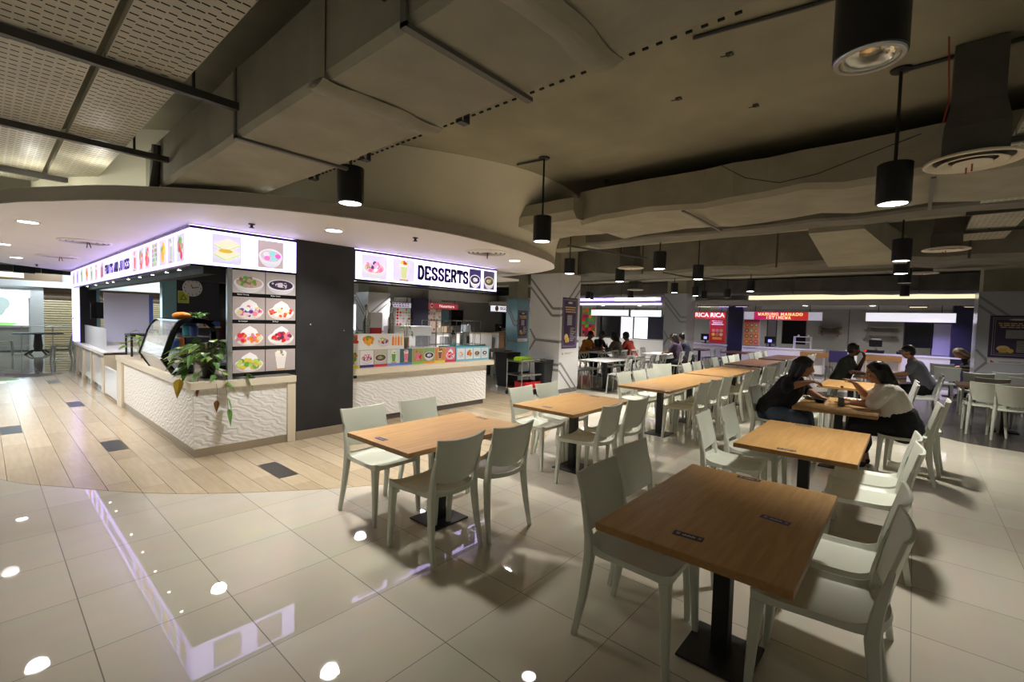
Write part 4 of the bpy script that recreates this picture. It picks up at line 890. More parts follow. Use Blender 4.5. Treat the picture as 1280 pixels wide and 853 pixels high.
for i, (x, y) in enumerate(((11.9, .05), (13.12, .05), (14.9, 0), (16.1, 0))):
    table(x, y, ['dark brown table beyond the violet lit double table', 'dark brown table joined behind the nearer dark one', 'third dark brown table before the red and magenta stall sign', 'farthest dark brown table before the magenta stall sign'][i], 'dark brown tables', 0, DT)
    for j, (dx, dy, f) in enumerate(((-.3, .42, 180), (.3, .42, 180), (-.3, -.42, 0), (.3, -.42, 0))):
        chair(x + dx, y + dy + RND.uniform(-.04, .04), f + RND.uniform(-5, 5), 'white chair at the dark brown tables before the magenta sign stall', 'chairs at the dark brown tables')
# ---- right row with the two women and beyond
table(6.42, -2.30, 'wooden table where the two women eat', 'wooden dining tables')
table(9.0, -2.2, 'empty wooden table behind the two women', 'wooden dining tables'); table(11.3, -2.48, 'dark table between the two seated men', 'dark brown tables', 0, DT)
chair(6.40, -1.64, 176, 'white chair under the woman in black', g)
chair(6.98, -1.78, 180, 'white chair beside the woman in black, tucked to the table', g)
chair(6.50, -2.90, 2, 'white chair under the woman in the pale blouse', g)
chair(7.02, -2.98, -4, 'white chair beside the woman in the pale blouse, pushed back', g)
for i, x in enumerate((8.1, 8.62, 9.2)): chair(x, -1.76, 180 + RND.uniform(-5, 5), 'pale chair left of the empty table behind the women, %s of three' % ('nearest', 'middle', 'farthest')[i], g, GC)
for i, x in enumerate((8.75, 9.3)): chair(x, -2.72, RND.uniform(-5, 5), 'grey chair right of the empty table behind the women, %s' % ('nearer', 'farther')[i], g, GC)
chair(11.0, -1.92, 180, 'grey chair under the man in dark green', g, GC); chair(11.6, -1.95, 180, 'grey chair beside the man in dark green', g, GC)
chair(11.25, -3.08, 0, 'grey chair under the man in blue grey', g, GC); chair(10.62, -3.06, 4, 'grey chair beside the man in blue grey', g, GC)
# ---- right-hand block on the dark floor, seen from behind
table(10.95, -4.15, 'dark glossy table in front of the two nearest right-edge chairs', 'dark brown tables', 90, DT)
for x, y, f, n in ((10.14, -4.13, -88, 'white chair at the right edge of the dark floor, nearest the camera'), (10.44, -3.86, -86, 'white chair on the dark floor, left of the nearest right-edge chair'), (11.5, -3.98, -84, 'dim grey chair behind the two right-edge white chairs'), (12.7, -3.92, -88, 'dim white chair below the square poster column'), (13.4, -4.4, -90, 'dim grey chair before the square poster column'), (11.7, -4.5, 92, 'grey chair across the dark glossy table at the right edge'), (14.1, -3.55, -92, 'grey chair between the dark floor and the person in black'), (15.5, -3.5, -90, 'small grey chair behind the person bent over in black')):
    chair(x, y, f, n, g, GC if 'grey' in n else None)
table(15.9, -3.72, 'white-edged table by the person bent over in black', 'dark brown tables', 0, DT)
# ---- left-hand far tables beyond the kiosk
t = empty('bistro_table', (.95, 20.2, 0), 0, 'dark square cafe table with splayed foot before the cream shutter', 'table')
b = MB(); b.box(-.62, .62, -.4, .4, .72, .75, .004); b.build('tabletop', 'charcoal', t)
b = MB(); b.lathe([(.0, .1), (.1, .1), (.12, .3), (.09, .68), (.2, .72), (0, .72)], n=14); b.build('pole', 'pipe_dark', t, smooth=True)
for a in (.5, 2.1, 3.6, 5.2): b = MB(); b.tube([(0, 0, .16), (.2 * math.cos(a), .2 * math.sin(a), .13), (.38 * math.cos(a), .38 * math.sin(a), .0)], .028); b.build('foot', 'pipe_dark', t)
chair(.12, 20.2, -95, 'white chair left of the dark cafe table', 'chairs before the shutter'); chair(1.30, 17.1, 75, 'white chair near the glowing kiosk post', 'chairs before the shutter'); chair(1.95, 19.2, 95, 'white chair farther right before the cream shutter', 'chairs before the shutter')
# ---- tall patterned stools and tables by the fruit-print stall
def fretted_chair(name):
    t = empty(name)
    b = MB(); b.box(-.21, .21, -.2, .21, .44, .465, .008); b.build('seat', 'chair_grey', t)
    for sx in (-1, 1):
        b = MB(); b.tube([(sx * .19, .19, .45), (sx * .21, .22, 0)], [.018, .012], 8); b.build('leg', 'chair_grey', t)
        b = MB(); b.tube([(sx * .21, -.27, 0), (sx * .19, -.19, .45), (sx * .19, -.24, .86)], [.012, .018, .014], 8); b.build('leg', 'chair_grey', t)
    b = MB(); b.box(-.19, .19, -.262, -.245, .83, .87); 
    for p in (((0, .47), (0, .84)), ((0, .55), (-.16, .70)), ((0, .55), (.16, .70)), ((-.02, .66), (-.13, .83)), ((.02, .66), (.13, .83)), ((-.17, .56), (-.08, .63)), ((.17, .56), (.08, .63))):
        b.tube([(p[0][0], -.195 - .12 * (p[0][1] - .45), p[0][1]), (p[1][0], -.195 - .12 * (p[1][1] - .45), p[1][1])], .011, 5)
    b.build('backrest', 'chair_grey', t)
    return t
FC = fretted_chair('fretted_chair')
def cafe(x, y, label):
    t = empty('cafe_table', (x, y, .0004), 0, label, 'table', 'pale tables by the fruit print stall')
    b = MB(); b.box(-.6, .6, -.38, .38, .725, .75, .003); b.build('tabletop', 'white_paint', t); b = MB(); b.box(-.04, .04, -.04, .04, .01, .725); b.build('pole', 'black_metal', t); b = MB(); b.box(-.24, .24, -.24, .24, 0, .012); b.build('base_plate', 'black_metal', t)
cafe(9.72, 2.75, 'nearest pale table right of the white column'); cafe(11.0, 2.7, 'pale table in front of the four diners'); cafe(12.3, 4.2, 'pale table where the four diners sit'); cafe(13.4, 2.9, 'violet lit pale table by the pair of diners'); cafe(13.1, 5.9, 'pale table behind the four diners')
fi = 0
for x, y, f in ((9.4, 2.2, 0), (10.0, 2.2, 0), (10.7, 2.2, 0), (11.3, 2.18, 0), (9.5, 3.35, 180), (10.05, 3.35, 180), (10.9, 3.3, 180), (11.5, 3.2, 180), (11.9, 3.62, 0), (12.6, 3.62, 0), (12.0, 4.8, 180), (12.7, 4.8, 180), (12.9, 2.3, 0), (13.6, 2.3, 0), (13.2, 3.5, 180), (13.9, 3.5, 180), (14.3, 2.7, 90), (13.0, 6.5, 180), (13.6, 6.5, 180)):
    o = FC if fi == 0 else copy_tree(FC); fi += 1; o.location = (x, y, .0004); o.rotation_euler = (0, 0, math.radians(f + RND.uniform(-8, 8)))
    tag(o, 'grey chair with branch-pattern open back beside the white column', 'chair', 'fretted chairs by the fruit print stall')
# chairs and tables in front of the red sign stall
for i, (x, y) in enumerate(((14.6, 99), (16.35, 3.1), (16.0, 1.65))):
    if y > 90: continue
    table(x + 1.0, y - .9 if i == 0 else y, ['dark table beside the grey column and red sign stall', 'dark table before the red sign counter', 'dark table under the magenta sign counter'][i], 'dark brown tables', 0, DT)
    for dx, dy, f in ((-.35, .5, 180), (.35, .5, 180), (-.35, -.5, 0), (.35, -.5, 0)):
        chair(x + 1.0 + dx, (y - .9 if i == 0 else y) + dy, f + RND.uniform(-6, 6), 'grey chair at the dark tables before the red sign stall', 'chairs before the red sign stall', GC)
# ================================================================== ducts, trays, lamps and vents
def duct_body(b, x0, x1, y0, y1, z0, z1, n=14, wob=.015, axis='y', rad=.03):
    rings = []
    for i in range(n + 1):
        t = i / n; a = RND.uniform(-wob, wob); c = RND.uniform(-wob, wob); s = RND.uniform(-wob, wob)
        if axis == 'y':
            y = y0 + (y1 - y0) * t
            rings.append([(x0 + a, y, z0 + rad + c), (x0 + rad + a, y, z0 + c), (x1 - rad + s, y, z0 + c), (x1 + s, y, z0 + rad + c), (x1 + s, y, z1), (x0 + a, y, z1)])
        else:
            x = x0 + (x1 - x0) * t
            rings.append([(x, y0 + a, z0 + rad + c), (x, y0 + rad + a, z0 + c), (x, y1 - rad + s, z0 + c), (x, y1 + s, z0 + rad + c), (x, y1 + s, z1), (x, y0 + a, z1)])
    b.loft(rings); return b
t = empty('air_duct', (1.13, -2, 2.8), 0, 'wide cloth-wrapped air duct running overhead from above the camera to the soffit', 'duct')
b = MB(); duct_body(b, -.36, .37, -6, 4.95, 0, .42, 26, .006); b.build('casing', 'duct_cloth', t)
for y in (-1.2, .62, 2.43):
    b = MB()
    b.box(-.375, .41, y - .018, y + .018, -.022, -.001); b.box(-.375, -.363, y - .018, y + .018, -.02, .42)
    b.build('strap', 'duct_strap', t)
for y in (1.34, .15):
    b = MB(); b.grid(lambda u, v: (-.372 + .75 * u, y + (v - .5) * .16 + .012 * math.sin(9 * u), -.004 - .022 * math.sin(PI * v) - .004 * math.sin(17 * u)), 16, 6, .003); b.grid(lambda u, v: (-.366 - .015 * math.sin(PI * v), y + (v - .5) * .16, .0 + .4 * u), 6, 6, .003); b.build('wrap_seam', 'duct_cloth', t)
for y in (1.1, 2.15, 2.95):
    b = MB(); b.box(.375, .44, y, y + .05, .0, .006); b.box(.375, .38, y, y + .05, 0, .06); b.box(.435, .44, y, y + .05, -.0, .69); b.build('hanger', 'pipe_dark', t)
b = MB()
for i in range(56): b.box(.362, .372, -.4 + .06 * i, -.376 + .06 * i, -.0035, .004)
b.build('stitching', 'hole_black', t)['kind'] = 'stuff'
b = MB(); b.tube([(-.39, 4.36, .36), (-.40, 4.38, .16), (-.40, 4.40, -.02), (-.36, 4.42, -.065)], [(.035, .05)] * 4, 8); b.build('flange', 'duct_dark', t, smooth=True)
b = MB(); b.grid(lambda u, v: (-.30 + .62 * u, 4.62 - .55 * u + .05 * v, -.045 + .028 * v * (1 + .5 * math.sin(11 * u))), 18, 4, .012); b.build('torn_insulation', 'plate_white', t, smooth=True)
# transverse ducts
t = empty('cross_duct', (5.3, -2, 2.92), 0, 'large wrinkled duct crossing the ceiling behind the pendant lamps', 'duct')
b = MB(); duct_body(b, -.62, .62, -8, 2.35, 0, .38, 34, .03, rad=.05); b.build('casing', 'duct_cloth', t)
b = MB(); duct_body(b, -.85, .35, 2.3, 4.2, .02, .26, 8, .012, rad=.09); b.build('branch', 'duct_cloth', t)
for y in (-5, -3, -1, 1):
    b = MB(); b.box(-.64, .66, y, y + .03, -.045, -.03); b.box(.64, .66, y, y + .03, -.03, .57); b.build('hanger', 'duct_strap', t)
t = empty('slim_duct', (6.75, -2, 2.98), 0, 'slim dim duct just beyond the large wrinkled one', 'duct')
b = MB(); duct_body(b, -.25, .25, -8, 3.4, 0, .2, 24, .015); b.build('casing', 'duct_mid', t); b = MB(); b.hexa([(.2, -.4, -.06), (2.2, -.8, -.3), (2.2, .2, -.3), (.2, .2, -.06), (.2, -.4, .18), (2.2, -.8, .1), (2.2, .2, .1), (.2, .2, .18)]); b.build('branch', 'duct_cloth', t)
t = empty('deep_duct', (9.7, -2, 2.74), 0, 'deep dark duct spanning the hall over the middle tables', 'duct')
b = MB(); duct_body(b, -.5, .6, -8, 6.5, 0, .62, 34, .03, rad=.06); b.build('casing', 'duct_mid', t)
for y in (-4, -1.5, 1, 3.6): b = MB(); b.box(-.53, -.51, y, y + .03, 0, .75); b.build('hanger', 'pipe_dark', t)
t = empty('far_duct', (17.0, 0, 2.62), 0, 'long dark duct in front of the glowing cove', 'duct')
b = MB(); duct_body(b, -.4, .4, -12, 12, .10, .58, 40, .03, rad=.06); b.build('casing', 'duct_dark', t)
for y in (-6, -3, 0, 3, 6): b = MB(); b.box(-.43, -.41, y, y + .03, 0.1, .86); b.build('hanger', 'pipe_dark', t)
# perforated ceiling panels hung on square bars
def holes(w, l, pitch=(.052, .040)):
    pass
def perforated(name, x, y, w, l, label, group, rz=0, nx=6, z=3.0, dense=1):
    t = empty(name, (x, y, z), rz, label, 'ceiling panel', group)
    b = MB(); b.m('tray_metal').box(0, w, 0, l, 0, .012); b.box(0, .012, 0, l, .012, .05); b.box(w - .012, w, 0, l, .012, .05)
    b.m('hole_black')
    ny = int(l / .068 * dense); hw = .0165
    for i in range(3):           # three slotted bands with plain strips between
        for s in range(3):
            xx = w * (i + .5) / 3 + (s - 1) * w / 9.3
            for j in range(ny):
                yy = l * (j + .5) / ny + (.018 if s == 1 else .006 * s)
                if yy > l - .03: continue
                b.poly([(xx - hw, yy - .0058, -.0006), (xx + hw, yy - .0058, -.0006), (xx + hw, yy + .0058, -.0006), (xx - hw, yy + .0058, -.0006)])
    b.build('sheet', None, t, fix=False)
    return t
names = ['nearest', 'second', 'third', 'fourth']
for i, y in enumerate((-3.0, -1.2, .44, 2.1)):
    L = (1.6, 1.6, 1.62, 1.58)[i]
    perforated('perforated_panel', .125, y, .345, L, 'perforated ceiling panel beside the duct, %s in its line from above the camera' % names[i], 'perforated panels of the right line')
    perforated('perforated_panel', -.30, y, .385, L, 'perforated ceiling panel at the far left, %s in its line from above the camera' % names[i], 'perforated panels of the left line')
perforated('perforated_panel', -.30, 3.74, .385, .5, 'short perforated ceiling panel end at the far left near the soffit', 'perforated panels of the left line')
for i, (y, x1) in enumerate(((-1.25, .78), (.40, .78), (2.04, .76), (3.72, .92), (-2.9, .78))):
    b = MB(); b.box(-.75, x1, y - .022, y + .022, 2.945, 2.992); b.box(.52, .535, y, y + .015, 2.99, 3.49); b.box(-.5, -.485, y, y + .015, 2.99, 3.49)
    o = b.build('hanger_bar', 'pipe_dark'); tag(o, ['dark square bar above the camera holding the perforated panels', 'dark square bar under the perforated panels, nearest seen', 'dark square bar under the perforated panels, middle one', 'thin dark bar under the perforated panels close to the soffit', 'dark square bar holding the rearmost perforated panels above the camera'][i], 'bar')
for i, x in enumerate((3.0, 4.3, 5.6, 6.9, 8.2)):
    perforated('perforated_panel', x, -3.38, .45, 1.25, 'dim perforated ceiling panel by the right ceiling vent, %s from the camera' % ('first', 'second', 'third', 'fourth', 'fifth')[i], 'perforated panels at the right', -PI / 2, 5, 3.0)
    b = MB(); b.box(x - .04, x, -3.95, -3.3, 2.95, 2.99); b.box(x - .02, x - .005, -3.6, -3.585, 2.99, 3.49); o = b.build('hanger_bar', 'pipe_dark'); tag(o, 'dark bar under the right line of perforated panels, %s from the camera' % ('first', 'second', 'third', 'fourth', 'fifth')[i], 'bar')
# pendant lamps
PEND = [(1.62, .52, 1, 'lit black cylinder pendant lamp at the edge of the overhead duct'), (3.85, .30, 1, 'lit black pendant lamp on a long rod before the white column'), (1.62, -2.77, 0, 'large unlit black pendant lamp at the top right, reflector showing'), (3.93, -2.77, 1, 'lit black pendant lamp right of the unlit one on a long rod'),
        (6.96, .26, 1, 'lit pendant lamp by the round vent over the joined tables'), (8.95, .33, 1, 'lit pendant lamp over the violet lit table'), (6.95, 2.01, 1, 'lit pendant lamp in front of the white column'), (8.84, 1.97, 1, 'lit pendant lamp just right of the white column'), (7.49, -2.76, 1, 'lit pendant lamp behind the long-rod lamp at the right'), (9.25, -2.73, 1, 'lit pendant lamp second behind the long-rod lamp at the right'),
        (12.7, 2.29, 1, 'pendant lamp above the pair of diners'), (14.32, 2.27, 1, 'pendant lamp before the grey column'), (15.2, 6.7, 1, 'small far pendant lamp above the four diners'), (15.9, 7.0, 1, 'small far pendant lamp left of the blank sign'), (14.9, 4.75, 0, 'small far pendant lamp before the blank signs'), (16.1, 2.6, 0, 'small far pendant lamp left of the red sign'), (15.6, 1.7, 0, 'small far pendant lamp above the red sign'), (15.6, -2.7, 0, 'small far pendant lamp above the right blank sign'), (12.7, .3, 1, 'far pendant lamp over the dark brown tables'), (11.2, -2.75, 0, 'far pendant lamp over the two men')]
def pendant_proto(name, lit):
    t = empty(name)
    b = MB(); b.lathe([(.086, .06), (.087, .0), (.098, 0), (.103, .004), (.103, .27), (.098, .275), (0, .275)], n=32)
    b.build('housing', 'lamp_black', t, smooth=True)
    b = MB(); b.lathe([(.0, -.002), (.082, -.002), (.084, -.004), (.0, -.0045)], n=32) if lit else b.loft([[(r * math.cos(k * PI / 16), r * math.sin(k * PI / 16), z) for k in range(32)] for r, z in ((.085, -.003), (.083, .01), (.07, .03), (.045, .045), (.03, .048), (.028, .02), (.001, .018))], cap=False)
    b.build('lens', 'lamp_glow' if lit else 'reflector', t, smooth=True)
    b = MB(); b.lathe([(.084, -.006), (.097, -.006), (.1, .0), (.084, .0)], n=32); b.build('rim', 'black_metal' if lit else 'alu', t)
    b = MB(); b.tube([(0, 0, .27), (0, 0, .925)], .011, 8); b.build('rod', 'lamp_black', t)
    b = MB(); b.lathe([(0, .915), (.06, .915), (.065, .928), (0, .928)], n=20); b.build('ceiling_plate', 'lamp_black', t)
    return t
PL, PU = pendant_proto('pendant_lamp', 1), pendant_proto('unlit_pendant_lamp', 0)
SP = []
for i, (x, y, lit, lab) in enumerate(PEND):
    pr = PL if lit else PU
    if pr.name in used: o = copy_tree(pr)
    else: o = pr; used[pr.name] = 1
    o.location = (x, y, 2.56); tag(o, lab, 'pendant lamp', 'black pendant lamps')
    if lit: SP.append((x, y, 2.54))
# recessed downlights in the soffit, sprinklers, air slots
dl = MB(); dl.m('lamp_glow').lathe([(0, -.004), (.085, -.004), (.085, -.003), (0, -.003)], n=28); dl.m('white_paint').lathe([(.085, -.006), (.108, -.004), (.108, 0), (.085, 0)], n=28)
D0 = dl.build('downlight'); DLS = [(.03, 4.68, 'recessed soffit downlight nearest the left picture edge'), (-.1, 7.77, 'recessed soffit downlight at the far left, second'), (.13, 10.4, 'recessed soffit downlight farthest to the left'), (2.31, 2.09, 'recessed soffit downlight above the black pillar'), (5.35, 2.0, 'recessed soffit downlight near the tip of the soffit'), (-.45, 6.2, 'recessed soffit downlight left of the picture edge'), (6.6, 4.2, 'recessed soffit downlight behind the dessert sign')]
for i, (x, y, lab) in enumerate(DLS):
    o = D0 if i == 0 else D0.copy()
    if i: link(o)
    o.location = (x, y, 2.619); tag(o, lab, 'downlight', 'soffit downlights')
def soffit_vent(x, y, label, col):
    t = empty('slot_diffuser', (x, y, 2.62), .4, label, 'air diffuser', 'soffit air diffusers')
    b = MB()
    for r in (.30, .25, .19, .12): b.lathe([(r, 0), (r, -.012), (r - .03, -.018), (r - .03, 0)], n=28)
    b.build('rings', 'soffit_white', t); b = MB(); b.lathe([(0, -.004), (.29, -.004), (.29, -.003), (0, -.003)], n=28); b.build('throat', 'hole_black', t)
    b = MB(); b.tube([(.03, 0, -.01), (.02, 0, -.09)], .006, 6); b.tube([(.06, .02, -.01), (.09, .03, -.08)], .006, 6); b.build('pull_cord', col, t)
soffit_vent(.66, 6.1, 'round slot diffuser in the soffit left of the fruit sign', 'black_metal'); soffit_vent(.62, 9.2, 'round slot diffuser farther along the left soffit', 'wire_red'); soffit_vent(3.75, 1.75, 'round slot diffuser with cord near the soffit tip', 'wire_red') if False else soffit_vent(4.45, 1.75, 'round slot diffuser with cord near the soffit tip', 'wire_red')
for i, (x, y, z, lab) in enumerate(((1.6, 2.52, 2.62, 'small sprinkler head above the corner sign'), (3.12, 1.66, 2.62, 'small sprinkler head above the dessert sign'), (.5, 12, 2.62, 'smoke sensor at the far end of the left soffit'), (4.97, .15, 3.49, 'small sensor on the concrete slab beside the long-rod lamp'))):
    b = MB(); b.lathe([(0, 0), (.03, 0), (.035, -.008), (.014, -.012), (.014, -.035), (.026, -.038), (.026, -.044), (0, -.046)], n=14); o = b.build('fire_sprinkler', 'pipe_dark'); o.location = (x, y, z - .001); tag(o, lab, 'sprinkler')
# round air diffusers on square necks
def neck_vent(x, y, z, r, label, ztop):
    t = empty('round_vent', (x, y, z), 0, label, 'air vent', 'round vents on square necks')
    b = MB()
    b.lathe([(r, 0), (r, .012), (r * .8, .03), (r * .8, .02), (r * .93, -.002)], n=36); b.lathe([(r * .66, -.01), (r * .7, -.006), (r * .5, .02), (r * .48, .012)], n=36); b.lathe([(.0, .0), (r * .38, -.012), (r * .4, -.006), (0, .02)], n=30)
    b.build('rings', 'cream_slab', t, smooth=True)
    b = MB(); b.lathe([(0, .028), (r * .8, .028), (r * .8, .03), (0, .03)], n=30); b.build('throat', 'duct_dark', t)
    b = MB(); q = r * .62; b.loft([[(-q, -q, .03), (q, -q, .03), (q, q, .03), (-q, q, .03)], [(-q, -q, .2), (q, -q, .2), (q, q, .2), (-q, q, .2)], [(-q * .8, -q * .8, .36), (q * .8, -q * .8, .36), (q * .8, q * .8, .36), (-q * .8, q * .8, .36)], [(-q * .8, -q * .8, ztop - z), (q * .8, -q * .8, ztop - z), (q * .8, q * .8, ztop - z), (-q * .8, q * .8, ztop - z)]]); b.build('neck', 'duct_dark', t)
    b = MB(); b.tube([(.1 * r, 0, 0), (.12 * r, 0, -.05)], .005, 5); b.tube([(.3 * r, .1 * r, 0), (.34 * r, .1 * r, -.05)], .005, 5); b.build('pull_cord', 'wire_red', t)
neck_vent(3.9, -3.16, 2.76, .245, 'large round ceiling vent at the upper right', 3.48); neck_vent(8.25, -3.2, 2.76, .25, 'second round ceiling vent behind the large right one', 3.48); neck_vent(8.2, 1.4, 2.75, .25, 'round ceiling vent over the joined tables', 3.48); neck_vent(12.0, -3.0, 2.8, .25, 'small far round vent at the right', 3.48)
neck_vent(13.5, 3.9, 2.72, .25, 'far round vent before the blank signs', 3.48)
# conduits and cables
def cable(name, pts, r, m, label, cat='cable'):
    b = MB(); b.tube(pts, r, 6); return tag(b.build(name, m, smooth=True), label, cat)
cable('conduit', [(3.85, .30, 3.47), (3.80, .66, 3.47)], .012, 'pipe_dark', 'short conduit from the long-rod lamp to the soffit drum', 'conduit')
cable('conduit', [(2.66, -1.78, 3.475), (2.76, -2.36, 3.475), (2.80, -2.75, 3.475)], .012, 'pipe_dark', 'thin conduit across the slab near the top edge', 'conduit')
cable('conduit', [(3.93, -2.77, 3.475), (3.9, -3.6, 3.475), (3.9, -6, 3.475)], .014, 'pipe_dark', 'conduit running right from the long-rod lamp at the right', 'conduit')
cable('sprinkler_pipe', [(5.4, 1.0, 2.78), (6.8, .7, 2.78), (7.2, .6, 2.78)], .016, 'pipe_dark', 'thin angled pipe under the wrinkled duct', 'pipe')
cable('sprinkler_pipe', [(8.6, .9, 2.68), (9.0, .6, 2.62), (10.4, -.1, 2.62)], .016, 'pipe_dark', 'thin angled pipe beyond the round vent', 'pipe')
cable('hanging_wire', [(4.66, -1.35, 3.3), (4.64, -1.6, 3.12), (4.63, -1.9, 3.02), (4.64, -2.2, 3.05), (4.66, -2.5, 3.14), (4.67, -2.9, 3.25)], .004, 'black_metal', 'thin loose wire drooping along the wrinkled duct', 'wire')
cable('hanging_wire', [(3.6, -3.0, 3.47), (3.62, -3.02, 3.1), (3.6, -3.0, 2.95)], .005, 'wire_red', 'reddish loose wire beside the large round vent', 'wire')
for i, y in enumerate((3.0, 4.0)): pass
for i, (x, y) in enumerate(((3.4, -1.4), (3.9, -1.85), (3.0, -1.9))):
    b = MB(); b.box(-.02, .02, -.02, .02, -.012, 0); b.tube([(0, 0, -.012), (-.05, .04, -.03)], .004, 5); o = b.build('ceiling_anchor', 'pipe_dark'); o.location = (x, y, 3.489); tag(o, ['rusty anchor bracket on the slab, leftmost of three', 'rusty anchor bracket on the slab in the middle', 'rusty anchor bracket on the slab nearest the top edge'][i], 'bracket')
# ================================================================== people
def remeshed(b, name, material, parent, voxel, smooth_it=4, disp=None):
    o = b.build(name, material, None)
    m = o.modifiers.new('r', 'REMESH'); m.mode = 'VOXEL'; m.voxel_size = voxel; m.use_smooth_shade = True
    s = o.modifiers.new('s', 'SMOOTH'); s.iterations = smooth_it; s.factor = .5
    if disp:      # folds in the cloth
        tx = bpy.data.textures.new(name + '_folds', 'CLOUDS'); tx.noise_scale = disp[0]
        d = o.modifiers.new('d', 'DISPLACE'); d.texture = tx; d.strength = disp[1]; d.mid_level = .5
    bpy.context.view_layer.update()
    me = bpy.data.meshes.new_from_object(o.evaluated_get(bpy.context.evaluated_depsgraph_get()))
    o.modifiers.clear(); old = o.data; o.data = me; bpy.data.meshes.remove(old); me.name = name
    me.polygons.foreach_set('use_smooth', [True] * len(me.polygons))
    if parent: o.parent = parent
    return o
def hand(b, w, e, side, curl=.5, point=None, s=1.0):
    """palm, four unequal bent fingers and a thumb leaving the side of the palm; w wrist, e elbow"""
    w, e = Vector(w), Vector(e); d = (Vector(point) if point else (w - e)).normalized()
    n = Vector((0, 0, -1)); n = (n - d * n.dot(d))
    n = n.normalized() if n.length > .1 else Vector((0, -1, 0)); sd = d.cross(n).normalized() * side
    for q in (-.026, -.009, .009, .026): b.cap(w + d * .01, .021 * s, w + d * .075 * s + sd * q * s, .0135 * s, 8)
    for q, L in ((-.030, .062), (-.010, .076), (.010, .082), (.030, .072)):
        p0 = w + d * .078 * s + sd * q * s; a1 = curl * .6; a2 = curl * 1.5
        p1 = p0 + (d * math.cos(a1) + n * math.sin(a1)) * L * .5 * s; p2 = p1 + (d * math.cos(a2) + n * math.sin(a2)) * L * .5 * s
        b.cap(p0, .0095 * s, p1, .0088 * s, 8); b.cap(p1, .0088 * s, p2, .0075 * s, 8)
    t0 = w + d * .025 * s + sd * .03 * s; t1 = t0 + (d * .6 + sd * .7 + n * .25).normalized() * .038 * s; t2 = t1 + (d * .85 + sd * .25 + n * .4).normalized() * .032 * s
    b.cap(t0, .0125 * s, t1, .0105 * s, 8); b.cap(t1, .0105 * s, t2, .009 * s, 8)
def person(name, loc, face, label, J, skin='skin', shirt='cloth_black', pants='cloth_jean', shoes='shoe_black', hair='hair_black', hairstyle='short', voxel=.008, sleeve='short', fat=1.0, skirt=False, group=None, curl=(.5, .5), beard=False, strip=False, shins=True, low=0):
    if low:     # a shorter build: upper body lowered joint by joint
        J = dict(J)
        for q, e in dict(pelvis=.25, waist=.45, chest=.75, neck=1, head=1.1, sh_l=.85, sh_r=.85).items(): x_, y_, z_ = J[q]; J[q] = (x_, y_, z_ - low * e)
    t = empty(name, loc, math.radians(face), label, 'person', group)
    V = {k: Vector(v) for k, v in J.items()}
    b = MB(); f = fat
    hd = V['head']; look = V['look'].normalized(); up = Vector((0, 0, 1)); rt = look.cross(up).normalized(); upv = rt.cross(look).normalized()
    R3 = Matrix((rt, look, upv)).transposed().to_4x4()
    def H(x, y, z): return hd + rt * x + look * y + upv * z
    # skull, jaw, brow, nose, lips, chin, ears
    b.ball(H(0, -.012, .035), .092, 18, (.86, 1.04, 1.0), R3); b.ball(H(0, .012, -.03), .07, 16, (.90, 1.0, 1.12), R3); b.ball(H(0, .042, -.082), .033, 12, (1.1, .9, .8), R3)
    b.ball(H(0, .07, .028), .03, 10, (1.7, .6, .55), R3); b.cap(H(0, .082, .018), .010, H(0, .102, -.018), .0145, 8); b.ball(H(.012, .09, -.022), .010, 8); b.ball(H(-.012, .09, -.022), .010, 8)
    b.ball(H(0, .078, -.046), .013, 10, (1.9, .8, .55), R3); b.ball(H(0, .075, -.058), .014, 10, (1.6, .8, .55), R3)
    for s in (-1, 1):
        b.ball(H(s * .042, .058, -.02), .026, 10, (1, .8, .8), R3); b.ball(H(s * .083, -.012, -.002), .024, 10, (.35, .7, 1.2), R3)
    b.cap(V['neck'], .055 * f ** .5, H(0, -.02, -.06), .05, 14)
    # trunk
    b.cap(V['pelvis'], .15 * f, V['waist'], .135 * f, 16); b.cap(V['waist'], .135 * f, V['chest'], .135 * f, 16); b.cap(V['chest'], .12 * f, V['neck'], .06, 14)
    for s, k in ((-1, 'l'), (1, 'r')):
        sh, el, wr, hp, kn, an = (V[q + k] for q in ('sh_', 'el_', 'wr_', 'hip_', 'kn_', 'an_'))
        b.cap(V['chest'] + Vector((0, 0, .06)), .085 * f ** .5, sh, .058 * f, 12)
        b.cap(sh, .054 * f, el, .042 * f, 12); b.cap(el, .041 * f, el.lerp(wr, .35), .042 * f, 12); b.cap(el.lerp(wr, .35), .042 * f, wr, .026, 12)
        hand(b, wr, el, -s if 'pt_' + k not in V else -s, curl[0 if k == 'l' else 1], V.get('pt_' + k), 1.0)
        b.cap(V['pelvis'], .12 * f, hp, .095 * f, 12); b.cap(hp, .094 * f, kn, .06 * f ** .5, 14); b.cap(kn, .058 * f ** .5, kn.lerp(an, .35), .056 * f ** .5, 12); b.cap(kn.lerp(an, .35), .056 * f ** .5, an, .036, 12)
        ft = V['toe_' + k]; b.cap(an + Vector((0, 0, -.03)), .034, an.lerp(ft, .6) - Vector((0, 0, .015)), .03, 10); b.cap(an.lerp(ft, .6) - Vector((0, 0, .015)), .03, ft, .024, 10)
    remeshed(b, 'body', skin, t, voxel, 3)
    for s in (-1, 1):
        q = MB(); q.ball((0, 0, 0), .0112, 12); q.build('eye', 'eye_white', t, smooth=True, loc=H(s * .033, .063, .004)); q = MB(); q.ball((0, 0, 0), .0075, 10); q.build('iris', 'black_gloss', t, smooth=True, loc=H(s * .033, .0692, .004))
        q = MB(); q.cap(H(s * .02, .083, .026), .004, H(s * .05, .07, .028), .003, 6); q.build('eyebrow', hair if hair != 'hair_gold' else 'hair_black', t, smooth=True)
